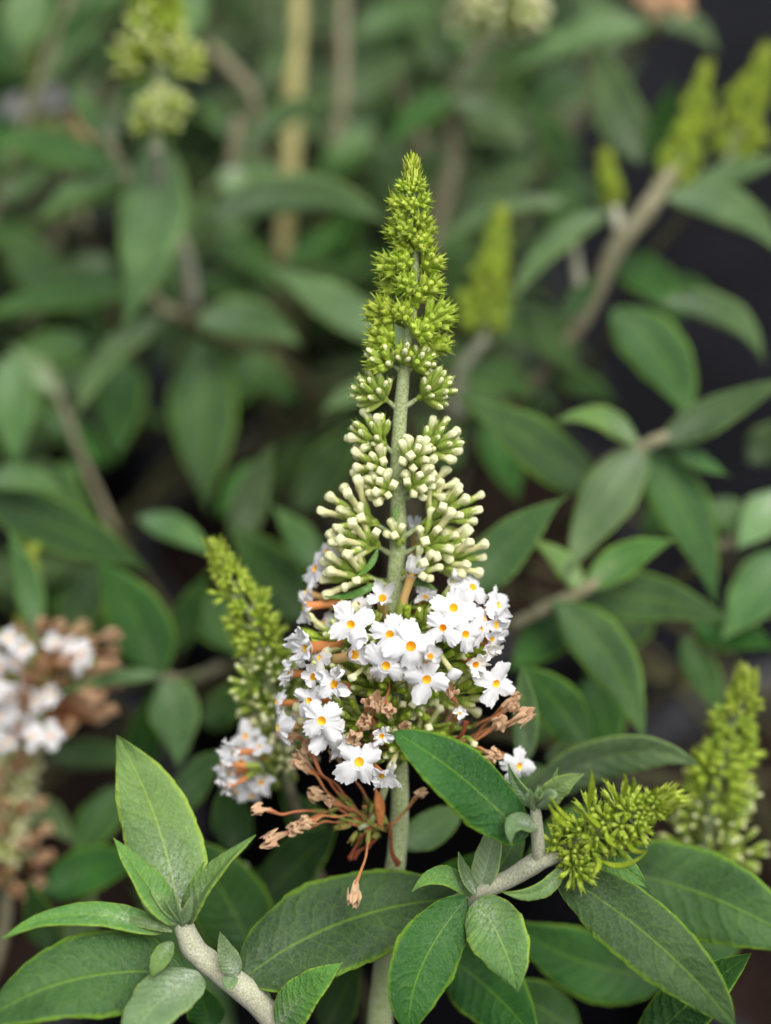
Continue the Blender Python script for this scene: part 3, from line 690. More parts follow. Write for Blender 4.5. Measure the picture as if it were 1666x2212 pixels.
# wilted florets: head x, y, tc, base x, y, tc, head size px
ME_W = [tpl_mesh(wilt_tpl(i, False, 0.46 + 0.1 * (i % 3)), 'wilted_floret') for i in range(6)]
ME_WD = [tpl_mesh(wilt_tpl(20 + i, True, 0.5), 'wilted_floret') for i in range(2)]
ME_WN = [tpl_mesh(wilt_tpl(30 + i, True, 0.0), 'wilted_floret') for i in range(2)]
WL = [(787, 1528, 165, 815, 1570, 60), (842, 1522, 170, 838, 1470, 110), (776, 1575, 160, 812, 1550, 70), (866, 1567, 120, 850, 1600, 40), (800, 1560, 150, 830, 1590, 60), (815, 1535, 150, 800, 1600, 90),
      (673, 1640, 110, 745, 1730, 40), (660, 1665, 105, 740, 1740, 40), (680, 1660, 90, 760, 1735, 30), (727, 1728, 120, 790, 1770, 50), (678, 1768, 110, 770, 1760, 50), (612, 1795, 105, 730, 1745, 40), (575, 1756, 80, 700, 1752, 40), (655, 1785, 100, 745, 1775, 30),
      (782, 1912, 175, 797, 1800, 90), (905, 1730, 90, 830, 1790, 50), (740, 1640, 80, 800, 1740, 40), (700, 1730, 70, 790, 1760, 30), (985, 1500, 140, 975, 1580, 60), (1090, 1535, 90, 1010, 1600, 20), (1108, 1553, 95, 1000, 1610, 30), (1100, 1520, 70, 1020, 1570, 10), (1056, 1571, 110, 975, 1640, 40), (1046, 1630, 120, 985, 1600, 60),
      (900, 1560, -20, 880, 1620, 0), (925, 1550, -10, 890, 1620, 0), (960, 1560, 0, 920, 1640, 0), (620, 1580, 60, 700, 1560, 30), (640, 1590, 50, 720, 1600, 20)]
for i, (x, y, tc, bx, by, btc) in enumerate(WL):
    h = Q3(x, y, tc); b = Q3(bx, by, btc); f = nrm(h - b); L = np.linalg.norm(h - b)
    r = 27 * PXM
    link('wilted_floret', ME_W[i % 6], _root, frame(f, qf.uniform(0, 6), h, (r, r, max(L / 2.3, r * 0.6))))
    ny = min(by + 10, 1620) if by < 1660 else None
    a = APT(ny) if ny else Q3(800, 1780, 45)
    tube(rach, [a, a * 0.5 + b * 0.5 + V3(0, 0, -0.0006), b], [0.0006, 0.0004, 0.00035] if by < 1660 else [0.0004, 0.00028, 0.00028], 'calyx_d' if i % 3 == 0 else 'wilt_tube', 6, 3)
for i, (x, y, tc, bx, by, btc) in enumerate([(865, 1868, 70, 825, 1760, 60), (748, 1850, 80, 800, 1790, 50), (770, 1860, 75, 815, 1800, 50), (1000, 1560, 130, 965, 1620, 80), (790, 1830, 60, 800, 1770, 50)]):
    h = Q3(x, y, tc); b = Q3(bx, by, btc); f = nrm(h - b); L = np.linalg.norm(h - b); r = 40 * PXM
    link('wilted_floret', (ME_WN + ME_WD)[i % 2], _root, frame(f, qf.uniform(0, 6), h, (r, r, L / 2.3)))
for (x, y, tc, r) in ((790, 1470, 70, 52), (905, 1500, 70, 55), (840, 1550, 80, 52), (965, 1420, 90, 55), (722, 1450, 60, 52), (1000, 1490, 40, 55), (745, 1550, 70, 52), (900, 1350, 60, 50), (795, 1360, 70, 50), (690, 1520, 40, 50), (930, 1580, 50, 55), (700, 1380, 30, 50), (1010, 1400, 60, 55), (840, 1470, 120, 45), (860, 1610, 90, 40), (960, 1340, 60, 45)):
    m = MB(); cyme(rach, APT(min(y + 40, 1600)), Q3(x, y, tc), r * PXM, 20, 42 * PXM, lambda q: q.choice(('green', 'green', 'dot', 'tube')), q, joined=m, ped_r=0.0005)
    m.obj('bud_cluster', _root)
# spent green calyces of the drooping old cyme
tube(rach, [APT(1600), Q3(835, 1690, 40), Q3(805, 1770, 48), Q3(775, 1790, 50)], [0.0009, 0.0008, 0.0007, 0.0005], 'stem_green', 8, 5)
for i in range(11):
    a = i * 2.4 + qf.uniform(-.5, .5); c = Q3(780 + 60 * math.cos(a) * (0.4 + 0.6 * (i / 16)), 1778 + 32 * math.sin(a), 55 + 20 * math.sin(a * 1.7))
    f = nrm(c - Q3(790, 1775, 40) + RIGHT * 0.0002); L = 36 * PXM
    link('spent_calyx', ME_SPENT[i % 2], _root, frame(nrm(f + V3(qf.uniform(-.6, .6), qf.uniform(-.6, .6), qf.uniform(-.6, .6))), a, c - f * L * 0.3, L * qf.uniform(.7, 1.1)))
m = MB(); tube(m, [Q3(822, 1790, 60), Q3(820, 1740, 70), Q3(812, 1705, 75)], [0.0005, 0.0011, 0.0002], 'tube_orange', 8, 5)
m.obj('bract', _root)
for b, t, w, bd in (((826, 1252), (702, 1288), 17, (0, 14)), ((816, 1185), (768, 1245), 14, (6, 8)), ((880, 1262), (945, 1275), 16, (0, -8)), ((862, 1090), (856, 1125), 12, (-4, 0)), ((850, 1660), (880, 1640), 10, (0, -4))):
    d = axd(b[1]) - 40 * PXM
    leaf(_root, (b[0], b[1], d + 0.002), (t[0], t[1], d - 0.002), w, (bd[0], bd[1], 0), mat='leaf_young', name='bract', nv=14, nu=5, serr=0, fold=0.5)
_m = rach.mesh('flower_spike'); _root.data = _m

# ================================================================== FOREGROUND SHOOTS
def F(b, t, w, bend=(0, 0, 0), roll=0, mat='leaf', **k): return leaf(A_, b, t, w, bend, roll, mat, hi=True, **k)
UPN = nrm(V3(0, 0, 1) * 0.75 - FWD * 0.5)
# right woolly shoot
stem('A', [(1215, 1842, 0.289), (1165, 1860, 0.290), (1100, 1898, 0.294), (1025, 1932, 0.298), (950, 1990, 0.306), (860, 2110, 0.317)], [17, 22, 20, 21, 20, 16], 'stem')
stem('A', [(1155, 1735, 0.282), (1160, 1790, 0.285), (1166, 1862, 0.290)], [10, 14, 15], 'stem')
F((1132, 1812, 0.284), (850, 1580, 0.279), 138, (12, -12, -0.003), 4, 'leaf', fold=0.22, pe=0.5, te=0.72)
F((1008, 1940, 0.293), (886, 2235, 0.281), 140, (-38, 5, -0.004), -8, 'leaf', fold=0.25, pe=0.62, te=0.9)
F((1030, 1945, 0.292), (1116, 2142, 0.280), 128, (12, -4, -0.004), 6, 'leaf_young', fold=0.22, pe=0.5, te=0.95)
F((1205, 1885, 0.291), (1592, 2222, 0.278), 150, (12, -22, -0.005), 8, 'leaf', fold=0.22, pe=0.58, te=0.82)
F((1018, 1936, 0.295), (891, 1926, 0.290), 46, (0, -40, -0.002), 10, 'leaf_young', fold=0.4)
F((1030, 1932, 0.293), (991, 1841, 0.289), 34, (-6, 4, 0), 30, 'leaf_wool', fold=0.6)
F((1035, 1925, 0.296), (1080, 1750, 0.292), 58, (0, 8, 0), 175, 'leaf_young', fold=-0.35, n=UPN)
F((1030, 1925, 0.300), (1130, 1780, 0.306), 70, (12, 0, 0), 0, 'leaf', fold=0.2)
F((1222, 1862, 0.288), (1082, 1926, 0.281), 36, (14, 30, -0.002), -20, 'leaf_young', fold=0.5)
F((1225, 1855, 0.293), (1396, 1916, 0.288), 74, (10, -22, -0.002), 14, 'leaf_young', fold=0.35)
F((1168, 1745, 0.282), (1262, 1672, 0.278), 52, (-8, -8, -0.002), 20, 'leaf_young', fold=0.35, pe=0.5)
F((1158, 1742, 0.283), (1098, 1650, 0.283), 34, (-6, 8, 0), -40, 'leaf_wool', fold=0.5)
F((1160, 1745, 0.281), (1205, 1722, 0.276), 30, (6, -14, -0.002), 0, 'leaf_wool', fold=0.6)
F((1162, 1785, 0.284), (1106, 1826, 0.276), 48, (-22, -26, -0.003), 8, 'leaf_wool', fold=0.3, pe=0.4)
F((1172, 1735, 0.284), (1205, 1658, 0.285), 16, (4, 0, 0), 0, 'leaf_young', fold=0.5)
for x, y in ((1150, 1722), (1166, 1716), (1144, 1744)):
    F((1160, 1752, 0.283), (x, y - 8, 0.280), 24, (-3, 0, -0.002), 0, 'leaf_wool', fold=0.5, nv=20, nu=7, name='leaf') if False else None
for dx, dy, dd in ((-14, -44, -0.002), (6, -50, -0.004), (16, -36, -0.005), (-4, -34, -0.006)):
    leaf(A_, (1158, 1748, 0.2825), (1158 + dx, 1748 + dy, 0.2825 + dd), 26, (dx * 0.3, 0, -0.001), dx * 2, 'leaf_wool', nv=16, nu=7, fold=0.5)
# lower-left woolly shoot
stem('A', [(376, 1945, 0.285), (392, 1990, 0.2865), (420, 2050, 0.289), (470, 2095, 0.291), (530, 2140, 0.294), (590, 2200, 0.299), (640, 2270, 0.306)], [7, 20, 26, 27, 28, 26, 24], 'stem', foot=(-0.03, -0.02))
F((388, 1985, 0.288), (252, 1588, 0.300), 168, (18, -10, 0.004), -4, 'leaf_young', fold=0.15, pe=0.55, te=0.92)
F((380, 1995, 0.285), (246, 1810, 0.283), 74, (8, 10, -0.002), 30, 'leaf_young', fold=0.6)
F((402, 1990, 0.286), (552, 1803, 0.281), 62, (-16, -4, -0.003), -25, 'leaf_young', fold=0.7, pe=0.4)
F((398, 1985, 0.288), (441, 1862, 0.287), 24, (-4, 0, 0), 0, 'leaf_young', fold=0.6)
F((350, 2012, 0.286), (6, 2027, 0.276), 62, (-8, -44, -0.002), 20, 'leaf_young', fold=0.45, pe=0.5)
F((372, 2012, 0.284), (205, 1976, 0.282), 22, (0, -6, 0), 0, 'leaf_young', fold=0.5)
F((405, 2105, 0.288), (-60, 2222, 0.272), 190, (-10, -48, -0.004), 14, 'leaf', fold=0.25, pe=0.52, te=0.9)
F((428, 2098, 0.285), (262, 2275, 0.270), 124, (-8, -16, -0.004), 10, 'leaf_wool', fold=0.2, pe=0.45, te=0.8)
F((372, 2035, 0.283), (326, 2112, 0.277), 40, (-4, 0, -0.002), -10, 'leaf_young', fold=0.4)
F((512, 2108, 0.288), (476, 2014, 0.284), 48, (-4, 0, 0), 10, 'leaf_wool', fold=0.4, pe=0.45)
F((500, 2110, 0.286), (492, 2140, 0.281), 34, (0, 0, -0.001), 0, 'leaf_wool', fold=0.4, pe=0.4)
F((528, 2112, 0.295), (1005, 1938, 0.302), 215, (-18, -36, 0.001), -8, 'leaf', fold=0.18, pe=0.5, te=0.72)
F((598, 2215, 0.294), (738, 2080, 0.283), 92, (-6, -4, -0.002), -10, 'leaf_young', fold=0.25, pe=0.5)
F((585, 2190, 0.297), (545, 2110, 0.295), 34, (0, 0, 0), 0, 'leaf_wool', fold=0.4)
for dx, dy in ((-60, -75), (-80, -52), (-30, -60), (30, -70), (-12, -80)):
    leaf(A_, (385, 2000, 0.2855), (385 + dx, 2000 + dy, 0.281), 26, (dx * 0.1, 6, -0.001), dx, 'leaf_wool', nv=16, nu=7, fold=0.5)
# leaves just behind the focus
def A(b, t, w, bend=(0, 0, 0), roll=0, mat='leaf', **k): return leaf(A_, b, t, w, bend, roll, mat, nv=34, nu=11, **k)
A((1330, 1885, 0.325), (1760, 2060, 0.305), 190, (0, -30, -0.004), 10, 'leaf', pe=0.52, te=0.9)
A((1440, 2110, 0.335), (1090, 1985, 0.322), 150, (-10, 30, 0), -6, 'leaf')
A((1385, 2270, 0.305), (1622, 2060, 0.288), 120, (-6, -6, -0.002), -10, 'leaf', hi=False)
A((1128, 1735, 0.335), (1512, 1654, 0.318), 92, (10, -62, -0.004), 24, 'leaf_mid', fold=0.35)
A((955, 2060, 0.318), (1165, 2260, 0.300), 150, (10, -10, 0), 10, 'leaf')
A((550, 2075, 0.335), (392, 1805, 0.330), 165, (14, -6, 0), 0, 'leaf')
A((568, 1940, 0.345), (726, 1786, 0.332), 130, (0, 0, 0), -10, 'leaf')
A((508, 1845, 0.35), (492, 1680, 0.335), 90, (0, 0, 0), 0, 'leaf_mid')
A((360, 1765, 0.36), (505, 1618, 0.345), 90, (-6, -8, 0), -10, 'leaf_mid')
A((1132, 1650, 0.325), (1126, 1432, 0.318), 58, (6, 0, 0), -10, 'leaf_mid')
A((1270, 1620, 0.345), (1122, 1440, 0.335), 110, (6, -10, 0), 0, 'leaf')
A((1180, 1640, 0.34), (1250, 1605, 0.33), 26, (0, -8, 0), 0, 'leaf_young')
A((1210, 1690, 0.35), (1085, 1720, 0.34), 60, (0, -20, 0), 0, 'leaf_mid')
A((840, 1910, 0.315), (760, 1960, 0.318), 90, (0, 0, 0), 0, 'leaf')
A((870, 1830, 0.318), (1010, 1740, 0.325), 80, (0, 0, 0), 0, 'leaf_mid')
stem('A', [(520, 1870, 0.345), (540, 1940, 0.342), (565, 2010, 0.342), (600, 2120, 0.345)], [16, 19, 20, 20], 'stem', foot=(-0.02, 0.03))
# young spike at the end of the right shoot
qy = random.Random(3)
ysp, yat, yC = spike(A_, [(1458, 1722, 0.276), (1400, 1745, 0.280), (1330, 1778, 0.284), (1255, 1815, 0.287), (1195, 1848, 0.290)], 0.284, [(0, 8), (0.1, 28), (0.25, 54), (0.45, 76), (0.7, 88), (0.9, 72), (1, 44)], 8, qy, blen=0.0026, low=False, green_to=2, stalk_r=16, label='stubby young lime spike with slender curved bracts on the woolly shoot', nb=15, tipn=110, rmul=0.8)
m = MB(); cyme(m, P(1225, 1850, 0.288), P(1250, 1885, 0.283), 40 * px(.285), 26, 0.0026, 'green', qy, joined=m, ped_r=0.0005); m.obj('bud_cluster', ysp)
for b, t, w, bd in (((1272, 1740), (1278, 1663), 15, (3, 0)), ((1335, 1730), (1302, 1683), 8, (6, 0)), ((1345, 1725), (1350, 1672), 11, (5, 0)), ((1362, 1715), (1370, 1680), 11, (3, 0)), ((1355, 1815), (1396, 1838), 13, (-6, 10)), ((1375, 1812), (1392, 1822), 12, (0, 6)), ((1385, 1775), (1424, 1765), 10, (0, 5)), ((1240, 1775), (1190, 1722), 10, (0, 8)), ((1230, 1785), (1186, 1738), 16, (0, 8)), ((1300, 1790), (1262, 1755), 14, (0, 0)), ((1310, 1790), (1340, 1830), 12, (-8, 8)), ((1290, 1850), (1282, 1890), 12, (8, 0)), ((1400, 1740), (1440, 1705), 10, (0, 4)), ((1412, 1765), (1452, 1752), 10, (0, 4)), ((1300, 1860), (1395, 1842), 13, (0, 18)), ((1390, 1735), (1420, 1700), 9, (0, 0))):
    leaf(ysp, (b[0], b[1], 0.281), (t[0], t[1], 0.274), w * 0.95, (bd[0], bd[1], 0), mat='bract', under='bract', name='bract', nv=14, nu=5, serr=0, fold=0.5)

# ================================================================== NEIGHBOURING SPIKES
def spray(root, pts, d, dias, q, kinds=(OP, CR), to=None, axis=None):
    ra = MB()
    for (x, y, fx, fy, fz), dia in zip(pts, dias):
        f = camdir(fx, fy, fz); c = P(x, y, d + q.uniform(-0.006, 0.004)); R = dia * px(d) * 0.53
        k = q.choice(kinds); link('floret', q.choice(ME_FL[k]), root, frame(f, q.uniform(0, 6), c, R))
        b = c - f * R * 2.6; a = axis if axis is not None else b + V3(0, 0.004, -0.006)
        tube(ra, [a, (a + b) / 2 + V3(0, 0, -0.001), b + f * 0.0004], [0.0006, 0.0005, 0.0004], 'calyx_d', 5, 3)
    ra.obj('floret_stalk', root)
q1 = random.Random(21)
sl, at1, _ = spike(A_, [(458, 1172, 0.316), (500, 1255, 0.318), (546, 1340, 0.320), (578, 1445, 0.323), (598, 1560, 0.326), (622, 1690, 0.328)], 0.321, [(0, 8), (0.06, 30), (0.2, 54), (0.4, 78), (0.5, 70), (0.58, 96), (0.75, 104), (1, 92)], 14, q1, low=False, green_to=0.48, cream_to=0.72, label='shorter spike leaning beside the central one, white florets at its base', stalk_r=13, nb=15)
stem('A', [(622, 1690, 0.328), (650, 1780, 0.342), (690, 1900, 0.356), (740, 2040, 0.366)], [13, 12, 12, 13], 'stem_dim', foot=(0.0, 0.03))
spray(sl, [(x, y, *f) for x, y, f in ((530, 1590, (-.3, .4, .8)), (500, 1625, (-.7, .1, .6)), (545, 1640, (0, .2, 1)), (495, 1670, (-.6, 0, .7)), (530, 1680, (-.1, .1, 1)), (565, 1690, (.2, .1, 1)), (510, 1710, (-.3, -.5, .7)), (545, 1720, (.1, -.5, .8)), (480, 1650, (-.9, .1, .3)), (520, 1645, (-.2, .3, .9)), (560, 1612, (-.2, .6, .6)), (490, 1700, (-.7, -.3, .5)))], 0.316, [72, 70, 74, 70, 76, 72, 60, 60, 60, 70, 50, 60], q1, axis=P(605, 1700, 0.326))
for x, y in ((555, 1632), (575, 1622), (622, 1640), (632, 1660), (560, 1610), (570, 1550), (585, 1600)):
    f = camdir(-.2 + q1.uniform(-.3, .3), .5, .7); link('bud', q1.choice(ME_BUD['tube']), sl, frame(f, 0, P(x, y, 0.317) - f * 0.006, 0.0036))
q2 = random.Random(33)
sr, at2, _ = spike(A_, [(1618, 1448, 0.330), (1592, 1540, 0.332), (1562, 1640, 0.334), (1540, 1730, 0.336), (1528, 1830, 0.338), (1520, 1890, 0.339)], 0.334, [(0, 12), (0.1, 38), (0.25, 58), (0.5, 80), (0.6, 92), (0.7, 110), (0.8, 125), (1, 130)], 14, q2, low=False, green_to=0.56, cream_to=0.9, label='upright lime spike opening into cream buds below, clear of the leaves', stalk_r=16, nb=16)
stem('A', [(1520, 1890, 0.339), (1505, 1960, 0.342), (1496, 2060, 0.345), (1480, 2230, 0.345)], [17, 20, 21, 21], 'stem', foot=(0.06, 0.03))
q3 = random.Random(44)
spike(B_, [(322, -150, 0.40), (332, -20, 0.40), (340, 100, 0.402), (345, 200, 0.404), (338, 310, 0.406)], 0.402, [(0, 10), (0.2, 50), (0.4, 74), (0.55, 86), (0.62, 104), (0.71, 112), (0.72, 26), (0.82, 26), (0.83, 70), (1, 62)], 12, q3, rmul=0.95, green_to=0.42, cream_to=2, label='plump lime and cream bud spike above a broad hanging leaf', stalk_r=14, blen=0.0044)
stem('B', [(338, 310, 0.406), (350, 420, 0.43), (400, 560, 0.455), (415, 660, 0.47)], [12, 14, 15, 16], 'stem', foot=(0.02, 0))
q4 = random.Random(55)
spike(C_, [(1082, 455, 0.415), (1070, 540, 0.416), (1055, 640, 0.418), (1048, 730, 0.42)], 0.417, [(0, 8), (0.15, 22), (0.4, 40), (0.7, 62), (1, 58)], 12, q4, green_to=2, label='narrow lime spike rising close behind the central spike', stalk_r=11)
stem('C', [(1048, 730, 0.42), (1000, 800, 0.43), (985, 900, 0.44)], [11, 13, 14], 'stem', foot=(-0.04, 0))
spike(C_, [(1524, 145, 0.42), (1505, 230, 0.42), (1478, 320, 0.42), (1445, 420, 0.42)], 0.42, [(0, 8), (0.2, 26), (0.5, 40), (0.8, 50), (1, 36)], 12, q4, green_to=2, label='slim yellow-green spike at the end of a pale slanting stem', stalk_r=13)
spike(C_, [(1660, 105, 0.43), (1630, 190, 0.43), (1600, 270, 0.43), (1570, 360, 0.43)], 0.43, [(0, 10), (0.2, 34), (0.5, 55), (0.8, 66), (1, 50)], 12, q4, green_to=2, label='thick lime spike against the dark ground', stalk_r=13)
spike(C_, [(1308, 340, 0.425), (1316, 390, 0.426), (1326, 440, 0.428)], 0.425, [(0, 8), (0.3, 28), (0.8, 34), (1, 20)], 6, q4, green_to=2, label='tiny green budding spike between two leaves', stalk_r=10)
spike(D_, [(1085, -170, 0.46), (1082, -80, 0.46), (1078, 0, 0.462), (1065, 80, 0.464)], 0.462, [(0, 10), (0.4, 60), (0.7, 105), (1, 95)], 10, q4, green_to=0.3, cream_to=0.6, label='cream bud cluster on a pale stem at the top of the bush', stalk_r=14, blen=0.005)
# white and browning cluster
q5 = random.Random(66)
sw, at5, _ = spike(B_, [(70, 1180, 0.375), (60, 1290, 0.378), (50, 1420, 0.38), (40, 1560, 0.382), (30, 1720, 0.384), (20, 1900, 0.386)], 0.38, [(0, 8), (0.1, 24), (0.3, 40), (1, 50)], 6, q5, green_to=0.3, cream_to=0.5, label='fading flower head, white florets turning brown', stalk_r=16, nb=8, rmul=2.2)
wp = [(-20, 1390), (20, 1380), (50, 1400), (35, 1430), (-5, 1440), (120, 1390), (150, 1395), (175, 1410), (160, 1430), (-10, 1490), (20, 1510), (50, 1490), (80, 1510), (0, 1550), (40, 1560), (70, 1590), (20, 1600), (-20, 1580), (110, 1500), (-30, 1530), (60, 1540), (110, 1590), (0, 1610)]
spray(sw, [(x, y, q5.uniform(-.5, .5), q5.uniform(-.3, .4), 1) for x, y in wp], 0.362, [62] * len(wp), q5, axis=P(45, 1500, 0.38))
for i in range(100):
    a = q5.uniform(0, 6.28); rr = math.sqrt(q5.random())
    if i < 60: x, y = 95 + 150 * math.cos(a) * rr, 1470 + 130 * math.sin(a) * rr
    else: x, y = 20 + 90 * math.cos(a) * rr, 1800 + 170 * math.sin(a) * rr
    h = P(x, y, 0.368 + q5.uniform(-0.006, 0.012)); b = P(40 + (x - 40) * 0.35, y * 0.7 + 0.3 * min(max(y, 1400), 1850) + 20, 0.382)
    f = nrm(h - b); link('wilted_floret', q5.choice(ME_W + (ME_WD if i > 60 else [])), sw, frame(f, a, h, (0.0026, 0.0026, max(np.linalg.norm(h - b) / 2.3, 0.003))))
stem('B', [(20, 1900, 0.386), (0, 2050, 0.39), (-60, 2200, 0.40)], [12, 12, 13], 'stem_dim', foot=(0.04, -0.04))
q6 = random.Random(9)
sm, _, _ = spike(PL['E'], [(60, 90, 0.52), (66, 160, 0.52), (90, 240, 0.522), (130, 320, 0.524)], 0.52, [(0, 8), (0.4, 26), (1, 34)], 6, q6, green_to=0.6, cream_to=0.8, label='small fading head with a few white florets', stalk_r=12, nb=8, rmul=2)
spray(sm, [(20, 225, -.2, .2, 1), (35, 240, 0, .4, 1), (110, 208, .2, .3, 1), (125, 215, .2, .3, 1), (95, 215, 0, .5, 1)], 0.515, [60] * 5, q6, axis=P(80, 260, 0.522))
for i in range(9):
    h = P(140 + q6.uniform(-40, 40), 285 + q6.uniform(-25, 25), 0.515); b = P(110, 310, 0.523); f = nrm(h - b); link('wilted_floret', q6.choice(ME_W), sm, frame(f, i, h, (0.004, 0.004, 0.003)))
st2, _, _ = spike(D_, [(1450, -90, 0.47), (1445, -40, 0.47), (1440, 20, 0.472), (1425, 60, 0.474)], 0.47, [(0, 8), (0.5, 40), (1, 40)], 6, q6, green_to=0.2, cream_to=0.5, label='pale pinkish fading head at a leafy stem tip', stalk_r=11, nb=8)
for i in range(12):
    h = P(1435 + q6.uniform(-45, 45), 4 + q6.uniform(-20, 16), 0.465); b = P(1438, 30, 0.474); f = nrm(h - b); link('wilted_floret', q6.choice(ME_W), st2, frame(f, i, h, (0.005, 0.005, 0.003)))

